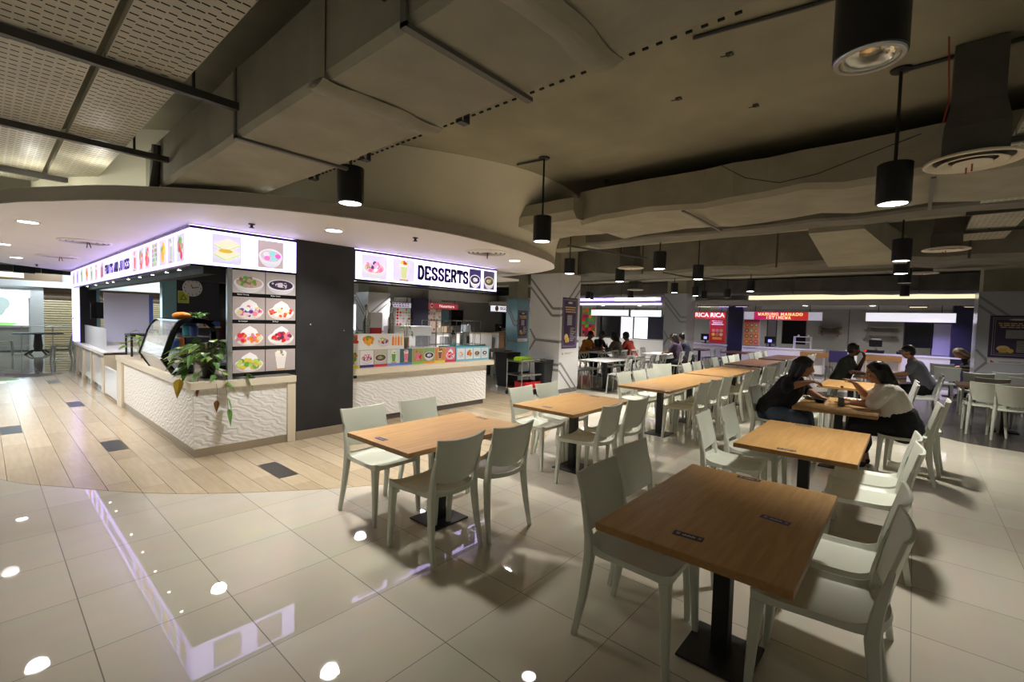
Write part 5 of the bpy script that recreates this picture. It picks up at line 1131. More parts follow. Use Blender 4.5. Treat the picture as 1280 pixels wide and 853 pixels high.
    q = MB(); q.ball((0, 0, 0), .006, 8, (3.2, .8, .8), R3); q.build('mouth', 'lip', t, smooth=True, loc=H(0, .088, -.052))
    # shirt
    g = .018
    b = MB(); b.cap(V['pelvis'].lerp(V['waist'], .75) if skirt else V['pelvis'] + Vector((0, 0, .04)), (.135 + g if skirt else .15 + g) * f, V['waist'], (.14 + g) * f, 16); b.cap(V['waist'], (.14 + g) * f, V['chest'], (.137 + g) * f, 16); b.cap(V['chest'], (.12 + g) * f, V['neck'] - Vector((0, 0, .03)), .072, 14)
    if strip: b.cap(V['waist'], (.15 + g) * f, V['pelvis'] + Vector((0, 0, .12)), (.15 + g) * f, 14)
    for s, k in ((-1, 'l'), (1, 'r')):
        sh, el, wr = V['sh_' + k], V['el_' + k], V['wr_' + k]
        b.cap(V['chest'] + Vector((0, 0, .06)), .10 * f ** .5, sh, .074 * f, 12)
        e = {'short': .72, 'elbow': 1.0, 'long': 1.0}[sleeve]
        b.cap(sh, .072 * f, sh.lerp(el, e), (.066 if sleeve == 'elbow' else .060) * f, 12)
        if sleeve == 'long': b.cap(el, .058 * f, wr, .04, 12)
    remeshed(b, 'shirt', shirt, t, voxel * 1.3, 3, (.09, .022))
    # trousers or skirt
    b = MB(); b.cap(V['pelvis'], (.17 if skirt else .163) * f, V['waist'].lerp(V['pelvis'], .35 if skirt else .6), (.168 if skirt else .153) * f, 14)
    for k in 'lr':
        hp, kn, an = V['hip_' + k], V['kn_' + k], V['an_' + k]
        b.cap(V['pelvis'], .135 * f, hp, .112 * f, 12); b.cap(hp, .112 * f, kn, (.10 if skirt else .078) * f ** .5, 14)
        e = .55 if skirt else .92
        b.cap(kn, (.10 if skirt else .076) * f ** .5, kn.lerp(an, e), .10 if skirt else .06, 12)
    if skirt: b.cap(V['kn_l'], .10, V['kn_r'], .10, 12); b.cap(V['hip_l'], .12 * f, V['kn_r'], .09, 12); b.cap(V['hip_r'], .12 * f, V['kn_l'], .09, 12)
    remeshed(b, 'skirt' if skirt else 'trousers', pants, t, voxel * 1.4, 3, (.1, .022))
    for k in 'lr':
        an, ft = V['an_' + k], V['toe_' + k]
        q = MB(); q.cap(an - Vector((0, 0, .02)), .046, an.lerp(ft, .6) - Vector((0, 0, .02)), .042, 10); q.cap(an.lerp(ft, .6) - Vector((0, 0, .02)), .042, ft, .036, 10); sh = remeshed(q, 'shoe', shoes, t, voxel, 2)
        q = MB(); d = (ft - an); d.z = 0; d.normalize(); sd = Vector((-d.y, d.x, 0)); A = an - d * .05; Bq = ft + d * .04; z0, z1 = ft.z - .036, ft.z - .012
        q.hexa([(*(A - sd * .042).xy, z0), (*(A + sd * .042).xy, z0), (*(Bq + sd * .04).xy, z0), (*(Bq - sd * .04).xy, z0), (*(A - sd * .044).xy, z1), (*(A + sd * .044).xy, z1), (*(Bq + sd * .042).xy, z1), (*(Bq - sd * .042).xy, z1)]); q.build('sole', 'shoe_white', sh)
    # hair
    b = MB()
    b.ball(H(0, -.026, .052), .099, 16, (.93, 1.02, .96), R3); b.ball(H(0, -.05, .0), .085, 14, (.95, .85, .95), R3); b.ball(H(0, .028, .092), .055, 10, (1.15, .9, .5), R3)
    if hairstyle == 'shoulder':
        for s in (-1, 1): b.cap(H(s * .07, -.02, .04), .04, H(s * .078, -.045, -.09), .036, 10); b.cap(H(s * .078, -.045, -.09), .036, H(s * .06, -.08, -.19), .03, 10)
        b.cap(H(0, -.08, .03), .075, H(0, -.10, -.16), .06, 12)
    if hairstyle == 'long':
        for s in (-1, 1): b.cap(H(s * .07, -.02, .04), .042, H(s * .075, -.04, -.08), .04, 10)
        b.cap(H(0, -.06, .04), .085, H(0, -.10, -.1), .08, 12); b.cap(H(0, -.10, -.1), .08, H(.03, -.16, -.22), .055, 12); b.cap(H(.03, -.16, -.22), .055, H(.05, -.24, -.42), .025, 10)
    if hairstyle == 'cap':
        b.ball(H(0, .08, .085), .06, 10, (1.1, 1.2, .18), R3)
    remeshed(b, 'hair', hair, t, voxel, 2, (.03, .008))
    return t
def seated(lean=.0, turn=0, el_l=(-.24, .16, .80), wr_l=(-.12, .40, .80), el_r=(.24, .16, .80), wr_r=(.12, .40, .80), look=(0, 1, -.25), z=.02, knees=.40, legx=.10, an=.38, **kw):
    J = dict(pelvis=(0, -.02, .56 + z), waist=(0, lean * .35, .74 + z), chest=(0, lean * .8, .93 + z), neck=(0, .02 + lean * 1.05, 1.09 + z), head=(0, .05 + lean * 1.25, 1.22 + z), look=look,
             sh_l=(-.19, lean * .9, 1.02 + z), sh_r=(.19, lean * .9, 1.02 + z), el_l=el_l, el_r=el_r, wr_l=wr_l, wr_r=wr_r,
             hip_l=(-.10, .04, .53 + z), hip_r=(.10, .04, .53 + z), kn_l=(-legx - .03, knees, .52 + z), kn_r=(legx + .03, knees, .52 + z), an_l=(-legx - .03, an, .09), an_r=(legx + .03, an, .09), toe_l=(-legx - .05, an + .17, .042), toe_r=(legx + .05, an + .17, .042))
    J.update(kw); return J
person('person', (6.42, -1.60, 0), 180, 'woman in black top and jeans reaching across the table, black shoulder length hair',
       seated(.22, el_r=(.32, .20, .93), wr_r=(.06, .40, 1.0), el_l=(-.28, .32, .85), wr_l=(-.12, .50, .79), look=(-.30, .9, -.22), pt_r=(-.5, .8, -.05), kn_l=(-.12, .36, .54), kn_r=(.2, .34, .54), an_l=(-.32, .40, .10), an_r=(.02, .30, .09), toe_l=(-.45, .52, .045), toe_r=(.06, .45, .042)), shirt='cloth_black', pants='cloth_jean', hairstyle='shoulder', sleeve='elbow', fat=1.08, voxel=.0075, curl=(.8, .7), low=.075)
person('person', (6.54, -2.88, 0), 4, 'woman in cream blouse and long black skirt leaning on the table, long black hair',
       seated(.17, el_l=(-.30, .28, .825), wr_l=(-.20, .46, .795), el_r=(.27, .32, .83), wr_r=(.10, .45, 1.0), look=(-.1, .95, -.2), pt_r=(-.4, .5, .35), an_l=(-.02, .34, .09), an_r=(.16, .30, .09), toe_l=(-.04, .51, .042), toe_r=(.2, .47, .042)), shirt='cloth_cream', pants='cloth_black', shoes='shoe_black', hairstyle='long', sleeve='elbow', fat=1.08, low=.085, skirt=True, voxel=.0075, curl=(.9, .3))
person('person', (11.0, -1.86, 0), 180, 'man in dark green shirt holding his hand to his mouth', seated(.12, el_l=(-.22, .26, .82), wr_l=(-.06, .36, 1.10), el_r=(.24, .2, .82), wr_r=(.1, .42, .80), look=(-.3, 1, -.1), pt_l=(.1, -.1, 1)), skin='skin_dark', shirt='cloth_green', pants='cloth_black', voxel=.012, curl=(.9, .5))
person('person', (11.2, -3.14, 0), 0, 'man in blue grey shirt leaning forward to the table', seated(.18, el_l=(-.26, .28, .84), wr_l=(-.2, .50, .80), el_r=(.26, .26, .84), wr_r=(.1, .48, .80), look=(-.15, 1, -.3)), skin='skin', shirt='cloth_bluegrey', pants='cloth_black', voxel=.012)
person('person', (15.85, -4.4, 0), 10, 'person in black bent over with light brown hair', seated(.44, look=(.2, 1, -1.0), el_l=(-.3, .4, .8), wr_l=(-.1, .55, .79), el_r=(.3, .4, .8), wr_r=(.1, .55, .79)), shirt='cloth_black', pants='cloth_black', hair='hair_gold', hairstyle='shoulder', voxel=.014, sleeve='long', low=.12)
for x, y, f, sh, hs, lab in ((12.05, 4.86, 180, 'cloth_orange', 'short', 'diner in orange top at the pale table, leftmost of four'), (11.95, 3.52, 0, 'cloth_pattern', 'shoulder', 'diner in dark patterned top at the pale table beside the orange one'), (12.75, 4.86, 180, 'cloth_navy', 'cap', 'diner in navy top and cap at the pale table'), (12.72, 3.52, 0, 'cloth_red', 'short', 'diner in red top at the pale table, rightmost of four'), (13.15, 2.2, 0, 'cloth_purple', 'shoulder', 'diner in dark purple top before the grey column'), (13.85, 2.22, 0, 'cloth_navy', 'short', 'taller diner in dark navy before the grey column')):
    person('person', (x, y, 0), f, lab, seated(.16, look=(RND.uniform(-.3, .3), 1, -.3), el_l=(-.25, .26, .83), wr_l=(-.1, .46, .80), el_r=(.25, .26, .83), wr_r=(.1, .46, .80)), skin='skin_dark', shirt=sh, pants='cloth_black', hairstyle=hs, voxel=.015)
# ------------------------------------------------------------------ on the women's table
TZ = .7512
def plate(x, y, r, label, extra=None):
    t = empty('plate', (x, y, TZ), 0, label, 'plate')
    b = MB(); b.lathe([(0, 0), (r * .6, 0), (r, .016), (r, .019), (r * .62, .005), (0, .005)], n=28); b.build('dish', 'plate_white', t, smooth=True)
    b = MB(); b.ball((0, 0, .012), r * .5, 12, (1.1, .9, .35)); b.build('rice', 'rice', t, smooth=True)
    b = MB()
    for i in range(7): a = i * .9; b.ball((r * .5 * math.cos(a), r * .5 * math.sin(a), .014), r * .14, 8, (1.2, 1, .6))
    b.build('side_food', extra or 'food_brown', t, smooth=True)
plate(6.62, -2.01, .12, 'white plate of food in front of the woman in black'); plate(6.92, -2.38, .12, 'white plate of food in front of the woman in cream', 'food_red')
t = empty('bowl', (6.38, -2.11, TZ), 0, 'small black bowl beside the plate of the woman in black', 'bowl')
b = MB(); b.lathe([(0, 0), (.04, 0), (.075, .05), (.077, .05), (.042, .006), (0, .006)], n=24); b.build('vessel', 'pot_black', t, smooth=True); b = MB(); b.lathe([(0, .034), (.062, .034), (.05, .038), (0, .04)], n=18); b.build('broth', 'food_brown', t)
t = empty('drink_bottle', (6.25, -2.33, TZ), 0, 'clear bottle half full of dark cola on the women\'s table', 'bottle')
b = MB(); b.lathe([(0, 0), (.03, 0), (.033, .01), (.033, .08), (.028, .11), (.032, .14), (.013, .205), (.013, .225), (0, .225)], n=20); b.build('bottle', 'bottle_glass', t, smooth=True)
b = MB(); b.lathe([(0, .003), (.028, .003), (.031, .012), (.031, .08), (.027, .105), (0, .105)], n=20); b.build('cola', 'dark_cola', t, smooth=True); b = MB(); b.lathe([(.0145, .222), (.0145, .24), (0, .24)], n=14); b.build('cap', 'cup_red', t)
t = empty('eyeglasses', (6.86, -2.13, TZ), .4, 'black framed spectacles lying on the women\'s table', 'glasses')
b = MB()
for s in (-1, 1):
    b.tube([(s * .035 + .028 * math.cos(a), 0, .024 + .022 * math.sin(a)) for a in [i * PI / 6 for i in range(13)]], .0028, 6); 
b.tube([(-.008, 0, .028), (.008, 0, .028)], .0028, 6); b.build('frame', 'black_gloss', t)
for s in (-1, 1): b = MB(); b.tube([(s * .063, 0, .03), (s * .065, .12, .012), (s * .06, .14, .003)], .0025, 6); b.build('temple', 'black_gloss', t)
t = empty('mobile_phone', (6.60, -2.30, TZ), .9, 'dark phone lying flat by the cola bottle', 'phone')
b = MB(); b.box(-.035, .035, -.072, .072, 0, .008, .003); b.build('body', 'black_gloss', t); b = MB(); b.box(-.032, .032, -.066, .066, .008, .0085); b.build('screen', 'charcoal_gloss', t)
t = empty('napkin', (6.72, -2.50, TZ), .5, 'crumpled white napkin by the woman in cream', 'napkin')
b = MB(); b.grid(lambda u, v: ((u - .5) * .13, (v - .5) * .1, .02 + .018 * math.sin(7 * u + 3 * v) * math.cos(5 * v)), 12, 10, .001); b.build('sheet', 'plate_white', t, smooth=True)
t = empty('handbag', (11.1, -2.5, TZ), 0, 'black bag lying on the table between the two men', 'bag')
b = MB(); b.box(-.22, .22, -.1, .1, .0, .2, .05); b.build('body', 'cloth_black', t, smooth=True); b = MB(); b.tube([(-.15, 0, .18), (-.1, 0, .28), (.1, 0, .28), (.15, 0, .18)], .012, 8); b.build('handle', 'cloth_black', t)
t = empty('tissue_pack', (10.9, -2.35, TZ), 0, 'white tissue packet on the table between the two men', 'packet')
b = MB(); b.box(-.1, .1, -.06, .06, 0, .07, .02); b.build('pack', 'plate_white', t); b = MB(); b.grid(lambda u, v: ((u - .5) * .06, (v - .5) * .03, .07 + .04 * math.sin(PI * u)), 6, 4, .001); b.build('tissue', 'plate_white', t)
for i, (x, y, c) in enumerate(((12.05, 4.2, 'amber'), (12.45, 4.25, 'dark_cola'), (12.6, 4.1, 'amber'))):
    t = empty('drink_bottle', (x, y, TZ), 0, ['amber bottle at the left on the four diners\' table', 'dark bottle in the middle of the four diners\' table', 'amber bottle at the right on the four diners\' table'][i], 'bottle')
    b = MB(); b.lathe([(0, 0), (.035, 0), (.035, .14), (.014, .2), (.014, .24), (0, .24)], n=14); b.build('bottle', c, t, smooth=True); b = MB(); b.lathe([(.016, .235), (.016, .25), (0, .25)], n=10); b.build('cap', 'cup_red', t)
# ================================================================== trolley, bins, posters
t = empty('service_trolley', (7.35, 3.75, 0), -.12, 'steel three-tier trolley with red tray and lime cloth beside the white column', 'trolley')
b = MB()
for x in (-.03, .66):
    for y in (-.38, .10): b.tube([(x, y, .09), (x, y, .80)], .014, 8)
b.tube([(-.03, -.38, .80), (.66, -.38, .80)], .014, 8); b.build('frame', 'steel', t)
for z in (.74, .44, .14): b = MB(); b.box(-.03, .66, -.38, .10, z, z + .012); b.box(-.03, .66, -.385, -.375, z, z + .035); b.box(-.03, .66, .095, .105, z, z + .035); b.build('tray_shelf', 'steel', t)
for x in (-.03, .66):
    for y in (-.38, .10):
        b = MB(); b.lathe([(0, -.012), (.045, -.012), (.045, .012), (0, .012)], n=16); w = b.build('caster', 'black_metal', t, rot=(PI / 2, 0, .4), loc=(x, y, .046))
b = MB(); b.box(.0, .33, -.3, -.05, .0, .07, .008); b.box(.02, .31, -.28, -.07, .07, .09, .004); o = b.build('lime_cloth', 'lime'); o.location = (7.40, 3.78, .754); tag(o, 'folded lime green cloth on top of the trolley', 'cloth')
t = empty('red_tub', (7.45, 3.55, .153), -.12, 'red plastic tub on the bottom shelf of the trolley', 'tub')
b = MB(); b.box(0, .5, -.15, .2, 0, .012); b.box(0, .5, -.15, -.14, 0, .14); b.box(0, .5, .19, .2, 0, .14); b.box(0, .012, -.15, .2, 0, .14); b.box(.488, .5, -.15, .2, 0, .14); b.build('tub', 'tray_red', t); b = MB(); b.box(-.01, .51, -.16, -.145, .13, .145); b.box(-.01, .51, .195, .21, .13, .145); b.build('rim', 'tray_red', t)
def bin_(x, y, h, w, label):
    t = empty('waste_bin', (x, y, 0), 0, label, 'bin')
    b = MB(); b.loft([[(-w * .8, -w * .7, 0), (w * .8, -w * .7, 0), (w * .8, w * .7, 0), (-w * .8, w * .7, 0)], [(-w, -w * .9, h), (w, -w * .9, h), (w, w * .9, h), (-w, w * .9, h)]]); b.build('body', 'bin_black', t, bevel=.02)
    b = MB(); b.box(-w * 1.04, w * 1.04, -w * .95, w * .95, h, h + .05, .02); b.build('lid', 'bin_black', t)
bin_(8.05, 3.38, .72, .17, 'black waste bin at the foot of the white column'); bin_(8.3, 4.7, .80, .24, 'taller black bin behind the steel trolley')
def poster(x, y, z, w, h, rz, label, dim=1.0):
    t = empty('wall_poster', (x, y, z), rz, label, 'poster')
    k = Ink(); c = (.045 * dim, .022 * dim, .085 * dim); g = (.5 * dim, .46 * dim, .40 * dim); y_ = (.72 * dim, .52 * dim, .22 * dim)
    k.rect(0, 0, w, h, c)
    for o, q in ((.04, .006), (.065, .004)):
        o *= w / .5 * .8; k.rect(o, o, w - o, o + q, g); k.rect(o, h - o - q, w - o, h - o, g); k.rect(o, o, o + q, h - o, g); k.rect(w - o - q, o, w - o, h - o, g)
    k.ell(w * .5, h * .90, w * .16, h * .022, g); k.rect(w * .40, h * .893, w * .6, h * .91, (.7 * dim, .66 * dim, .6 * dim))
    for r in range(3):
        x0 = w * (.16 + .02 * r); zz = h * (.80 - .045 * r)
        while x0 < w * .82: L = RND.uniform(.05, .13) * w; k.rect(x0, zz, min(x0 + L, w * .86), zz + h * .024, y_); x0 += L + .02 * w
    k.rect(w * .30, h * .46, w * .62, h * .66, (.32 * dim, .31 * dim, .33 * dim))
    k.ell(w * .27, h * .22, w * .12, h * .07, y_); k.rect(w * .2, h * .12, w * .34, h * .22, (.6 * dim, .35 * dim, .08 * dim)); k.ell(w * .40, h * .17, w * .06, h * .05, (.7 * dim, .45 * dim, .1 * dim))
    for r in range(8): k.rect(w * .5, h * (.15 + .035 * r), w * (.72 + .08 * (r % 3)), h * (.164 + .035 * r), g)
    k.build('sheet', 'print', t)
    k = Ink(); k.rect(0, 0, w, h * .11, (.62 * dim, .60 * dim, .60 * dim)); k.poly([(w * .06, .02 * h), (w * .14, .02 * h), (w * .06, .085 * h)], (.4 * dim, .04, .06)); k.rect(w * .2, .05 * h, w * .75, .06 * h, (.3 * dim, .25 * dim, .3 * dim)); k.rect(w * .2, .03 * h, w * .6, .04 * h, (.3 * dim, .25 * dim, .3 * dim)); k.build('caption_strip', 'print', t, (0, 0, -h * .14))
poster(8.30, 3.086, 1.03, .62, 1.17, 0, 'tall purple poster with cream lettering on the white column')
poster(14.196, -4.18, 1.12, .84, .92, -PI / 2, 'square dark purple poster on the right edge column', .8)
poster(12.55, 7.994, 1.0, .55, 1.0, 0, 'small purple poster on the bluish column behind the dessert counter', 1.2)
# ================================================================== stalls along the right-hand wall
def stall_sign(name, y0, y1, z0, z1, x, m, label, d=.12):
    t = empty(name, (x, y0, z0), -PI / 2, label, 'sign')     # local +x runs toward -y
    w = y0 - y1
    b = MB(); b.box(0, w, .003, d, 0, z1 - z0); b.build('casing', 'alu', t)
    for q in (.15, .85): b = MB(); b.box(w * q - .008, w * q + .008, .05, .066, z1 - z0, 2.42 - z0); b.build('hanger', 'black_metal', t)
    b = MB(); b.box(.01, w - .01, 0, .003, .01, z1 - z0 - .01); b.build('lit_face', m, t)
    return t, w, z1 - z0
X0 = 18.3
def counter(name, x, y0, y1, h, label, body='white_paint', top='white_gloss'):
    t = empty(name, (x, y0, 0), -PI / 2, label, 'counter'); w = y0 - y1
    b = MB(); b.box(.06, w, .03, .55, .08, h - .05); b.build('front_panel', body, t)
    b = MB(); b.box(0, .06, 0, .6, 0, h - .05); b.build('end_panel', top, t)
    b = MB(); b.box(0, w, 0, .62, h - .05, h, .004); b.build('countertop', top, t)
    b = MB(); b.box(.08, w, .06, .5, 0, .08); b.build('plinth', 'plinth_grey', t)
    return t
counter('stall_counter', X0, 1.88, -.66, .92, 'white counter below the magenta stall sign'); counter('stall_counter', X0, -1.72, -6.0, .90, 'white counter below the blank violet lit sign'); counter('stall_counter', X0, 4.6, 2.40, .93, 'white counter below the red stall sign'); counter('stall_counter', X0 + .4, 12, 5.0, .93, 'white counter below the two blank signs')
b = MB(); b.box(18.32, 18.9, 1.92, 2.42, 0, 2.42); struct(b.build('trim_stall_pier', 'navy_paint')); b = MB(); b.box(18.32, 18.9, -4.2, -3.78, 0, 2.42); struct(b.build('trim_stall_pier_right', 'navy_paint'))
s, w, h = stall_sign('red_stall_sign', 3.68, 2.50, 1.90, 2.17, X0, 'red_sign', 'red stall sign with heavy white RICA RICA lettering'); text('RICA RICA', .16, 'lettering', 'lit_white', s, (w * .5, -.004, h * .54), 0, w * .93, .006, .004)
s, w, h = stall_sign('magenta_stall_sign', 1.86, -.58, 1.90, 2.20, X0, 'magenta_sign', 'magenta and red stall sign reading WARUNG MANADO ISTIMEWA between white ends')
b = MB(); b.box(.0, .34, -.006, -.001, .01, h - .01); b.build('white_end', 'dim_white_sign', s); b = MB(); b.box(w - .40, w, -.006, -.001, .01, h - .01); b.build('white_end', 'dim_white_sign', s); b = MB(); b.box(w * .55, w - .4, -.004, -.001, .01, h - .01); b.build('red_half', 'red_sign', s)
slab_text('WARUNG MANADO', .10, 1.40, 'lettering', 'lit_cream', s, (w * .48, -.006, h * .70), 0, 1.1); slab_text('ISTIMEWA', .10, .80, 'lettering', 'lit_cream', s, (w * .46, -.006, h * .30), 0, 1.1)
stall_sign('blank_sign', -1.74, -3.85, 1.91, 2.2, X0, 'white_sign', 'long blank white sign lit violet at its right end, hanging at the right'); stall_sign('blank_sign', -4.22, -6, 1.91, 2.2, X0, 'side_sign_face', 'short violet lit sign end beside the right edge column')
stall_sign('blank_sign', 8.62, 6.68, 1.96, 2.24, X0 + .3, 'white_sign', 'left blank white sign above the four diners'); stall_sign('blank_sign', 6.58, 5.18, 1.95, 2.23, X0 + .3, 'lit_window', 'right blank white sign, brightest, beside the grey column')
def board(y0, y1, z0, z1, x, label, mt, cat='menu board', name='menu_board'):
    t = empty(name, (x, y0, z0), -PI / 2, label, cat); w, h = y0 - y1, z1 - z0
    b = MB(); b.box(0, w, .002, .03, 0, h); b.build('backing', mt, t); return t, w, h
t, w, h = board(3.08, 2.50, .98, 1.88, X0 + .02, 'red menu poster with dish photos under the red stall sign', 'red_sign'); k = Ink(); k.rect(0, 0, w, h, (.50, .03, .03))
for i in range(3):
    for j in range(2): k.ell(w * (.25 + .25 * i), h * (.36 + .17 * j), w * .11, h * .07, rc((.6, .35, .15), .3))
k.rect(w * .2, h * .84, w * .8, h * .88, WHT); k.rect(w * .12, h * .77, w * .88, h * .81, WHT); k.rect(w * .2, h * .14, w * .8, h * .24, (.75, .3, .05)); k.build('sheet', 'dim_print', t)
text('RICA RICA', .05, 'lettering', 'ink_white', t, (w * .5, -.012, h * .93), 0, w * .7, .002, .002)
t, w, h = board(1.84, 1.32, .96, 1.88, X0 + .02, 'orange menu poster of round dishes under the magenta sign', 'pale_wood'); k = Ink(); k.rect(0, 0, w, h, (.62, .30, .08)); k.rect(0, h * .9, w, h, (.6, .05, .1))
for i in range(3):
    for j in range(4): k.ell(w * (.2 + .3 * i), h * (.14 + .22 * j), w * .13, h * .085, rc((.45, .12, .05), .4)); k.ell(w * (.2 + .3 * i), h * (.14 + .22 * j), w * .08, h * .05, rc((.6, .45, .2), .4))
k.build('sheet', 'print', t)
def mosaic_board(y0, y1, z0, z1, x, label, cols, n=(5, 9), mt='print'):
    t, w, h = board(y0, y1, z0, z1, x, label, 'pale_wood', 'poster', 'food_poster'); k = Ink(); k.rect(0, 0, w, h, cols[0])
    for i in range(n[0]):
        for j in range(n[1]): k.ell(w * (i + .5) / n[0] + RND.uniform(-.03, .03), h * (j + .5) / n[1], w * .6 / n[0], h * .6 / n[1], rc(RND.choice(cols), .4), n=10, rot=RND.uniform(0, 3))
    k.build('sheet', mt, t)
mosaic_board(9.15, 8.45, .95, 2.3, X0 + .4, 'tall poster of red and green fruit behind the diners', [RED, ORG, GRN, (.2, .05, .02), (.05, .3, .1)], (4, 9), 'print')
# lit openings and shelves
def opening(name, y0, y1, z0, z1, x, m, label, cat, kind=None):
    t = empty(name, (x, y0, z0), -PI / 2, label, cat); w, h = y0 - y1, z1 - z0
    b = MB(); b.box(0, w, .0, .03, 0, h); b.build('panel', m, t); b = MB(); b.box(-.03, 0, -.01, .03, 0, h); b.box(w, w + .03, -.01, .03, 0, h); b.box(-.03, w + .03, -.01, .03, h, h + .03); b.build('frame', 'slate', t)
opening('bright_doorway', 6.58, 5.95, .98, 1.92, X0 + .7, 'lit_window', 'bright white lit doorway below the right blank sign', 'doorway'); opening('dark_opening', 8.3, 7.3, 1.0, 1.93, X0 + .7, 'black_gloss', 'dark kitchen opening below the left blank sign', 'opening'); opening('white_wall_panel', 7.25, 6.65, .95, 1.93, X0 + .7, 'white_sign', 'white panel between the dark opening and bright doorway', 'panel'); opening('violet_shutter', 5.9, 5.2, .98, 1.93, X0 + .7, 'navy_paint', 'dark violet panel right of the bright doorway', 'panel'); opening('blue_screen', 5.15, 4.75, 1.2, 2.0, X0 + .5, 'teal_glass', 'blue tinted screen left of the grey column', 'screen')
opening('dark_opening', .98, .22, 1.0, 1.95, 20.5, 'hole_black', 'dark doorway behind the magenta sign counter', 'opening'); opening('menu_screen', -2.72, -3.36, 1.12, 1.90, 18.9, 'black_gloss', 'large black screen below the right blank sign', 'screen'); opening('lavender_panel', -3.38, -3.78, .92, 1.88, 18.9, 'lavender_board', 'pale lavender panel right of the large black screen', 'panel'); opening('grey_door', 1.3, 1.02, .92, 1.9, 19.5, 'wall_grey', 'grey panel right of the orange menu poster', 'panel')
for i, (y0, y1, z) in enumerate(((.0, -.75, 1.68), (.0, -.75, 1.42), (-1.55, -2.45, 1.72), (-1.55, -2.45, 1.42))):
    t = empty('wall_shelf', (22.05, y0 - .1 * 0, z), -PI / 2, ['upper dark shelf left of the wall seam', 'lower dark shelf with plants left of the wall seam', 'upper dark shelf under the right blank sign', 'lower dark shelf under the right blank sign'][i], 'shelf')
    b = MB(); b.box(0, (y0 - y1), 0, .34, 0, .045, .004); b.build('board', 'shelf_wood', t); b = MB(); b.box(.1, .12, .02, .34, -.08, 0); b.box(y0 - y1 - .12, y0 - y1 - .1, .02, .34, -.08, 0); b.build('bracket', 'shelf_wood', t)
for i, y in enumerate((-.1, -.62)): plant('potted_shelf_plant', (22.2, y, 1.466), 'small dark plant on the lower shelf, %s one' % ('left', 'right')[i], 14, .12, .09, .05, 'terracotta', [(0, 0), (.05, 0), (.06, .08), (.06, .085)], rise=.14)
b = MB(); b.box(22.39, 22.4, -.98, -.96, .4, 2.42); struct(b.build('trim_wall_seam', 'slate'))
t = empty('shelf_rack', (18.5, .25, .92), -PI / 2, 'small white two-tier rack on the magenta sign counter', 'rack')
b = MB()
for x in (0, .5):
    for y in (.05, .3): b.tube([(x, y, 0), (x, y, .42)], .016, 6)
b.build('frame', 'white_paint', t)
for z in (.22, .40): b = MB(); b.box(-.01, .51, .03, .32, z, z + .02); b.build('tier', 'white_paint', t)
for i, x in enumerate((.12, .42)):
    b = MB(); b.lathe([(0, 0), (.03, 0), (.035, .05), (.02, .06), (0, .06)], n=12); o = b.build('cup', 'white_gloss'); o.location = (18.65, .25 - x, .92 + .421); tag(o, 'white cup at the %s of the two-tier rack top' % ('left', 'right')[i], 'cup')
def monitor(x, y, z, label, rz=-PI / 2, s=1, glow=True):
    t = empty('till_monitor', (x, y, z), rz, label, 'monitor')
    b = MB(); b.box(-.18 * s, .18 * s, 0, .04, .12 * s, .38 * s, .006); b.build('case', 'black_gloss', t); b = MB(); b.box(-.06 * s, .06 * s, -.002, 0, .17 * s, .27 * s); b.build('display', 'screen_glow' if glow else 'charcoal_gloss', t); b = MB(); b.box(-.03, .03, .02, .05, .02, .14 * s); b.build('stand', 'black_metal', t); b = MB(); b.box(-.12 * s, .12 * s, -.06, .12, 0, .02); b.build('foot', 'black_metal', t)
monitor(18.6, 1.02, .92, 'black till monitor with violet glow on the magenta sign counter'); monitor(18.6, 3.32, .93, 'black till monitor with violet glow on the red sign counter')
t = empty('till_printer', (18.55, -2.05, .90), -PI / 2, 'black till with white paper roll on the right counter', 'till')
b = MB(); b.box(-.28, .2, 0, .3, 0, .1, .01); b.build('base', 'pot_black', t); b = MB(); b.box(-.2, .14, .1, .16, .2, .42, .02); b.build('display', 'pot_black', t); b = MB(); b.box(-.05, .0, .12, .16, .08, .22); b.build('stand', 'alu', t); b = MB(); b.box(-.14, .1, .08, .18, .42, .47, .01); b.build('paper', 'plate_white', t); b = MB(); b.box(-.32, -.24, -.01, .0, .03, .1); b.build('indicator', 'red_sign', t)
b = MB(); b.box(0, .22, 0, .2, 0, .1, .02); b.box(.03, .19, .02, .15, .1, .13, .005); o = b.build('card_reader', 'pot_black'); o.location = (18.5, -2.75, .9005); tag(o, 'low black card machine right of the till', 'card machine')
for nm, y0, lab in (('crate_stand', -.04, 'brown wooden tray under the end of the magenta sign counter'), ('crate_stand', -1.80, 'brown wooden tray under the start of the right counter')):
    t = empty(nm, (18.0, y0, 0), -PI / 2, lab, 'stand'); b = MB(); b.box(0, .9, 0, .3, .68, .84, .006); b.build('tray', 'table_edge', t)
    for x in (.05, .85): b = MB(); b.box(x - .02, x + .02, .05, .25, 0, .68); b.build('leg', 'pale_wood', t)
t = empty('violet_chair_back', (17.0, -1.15, 0), -1.2, 'violet chair beside the end of the magenta sign counter', 'chair')
b = MB(); b.box(-.22, .22, -.2, .2, .43, .47, .01); b.build('seat', 'ink_navy', t); b = MB(); b.box(-.24, .24, -.24, -.21, .62, .98, .01); b.build('backrest', 'ink_navy', t)
for x in (-.2, .2):
    for y in (-.2, .18): b = MB(); b.tube([(x, y, 0), (x, y * (1.1 if y < 0 else 1), .44 if y > 0 else .7)], .012, 6); b.build('leg', 'black_metal', t)
t = empty('menu_stand', (17.4, -1.35, 0), -PI / 2, 'white upright board left of the man in green', 'board')
b = MB(); b.box(0, .3, 0, .03, .08, 1.0, .003); b.build('board', 'white_gloss', t); b = MB(); b.box(-.02, .32, -.12, .15, 0, .08); b.build('foot', 'alu', t)
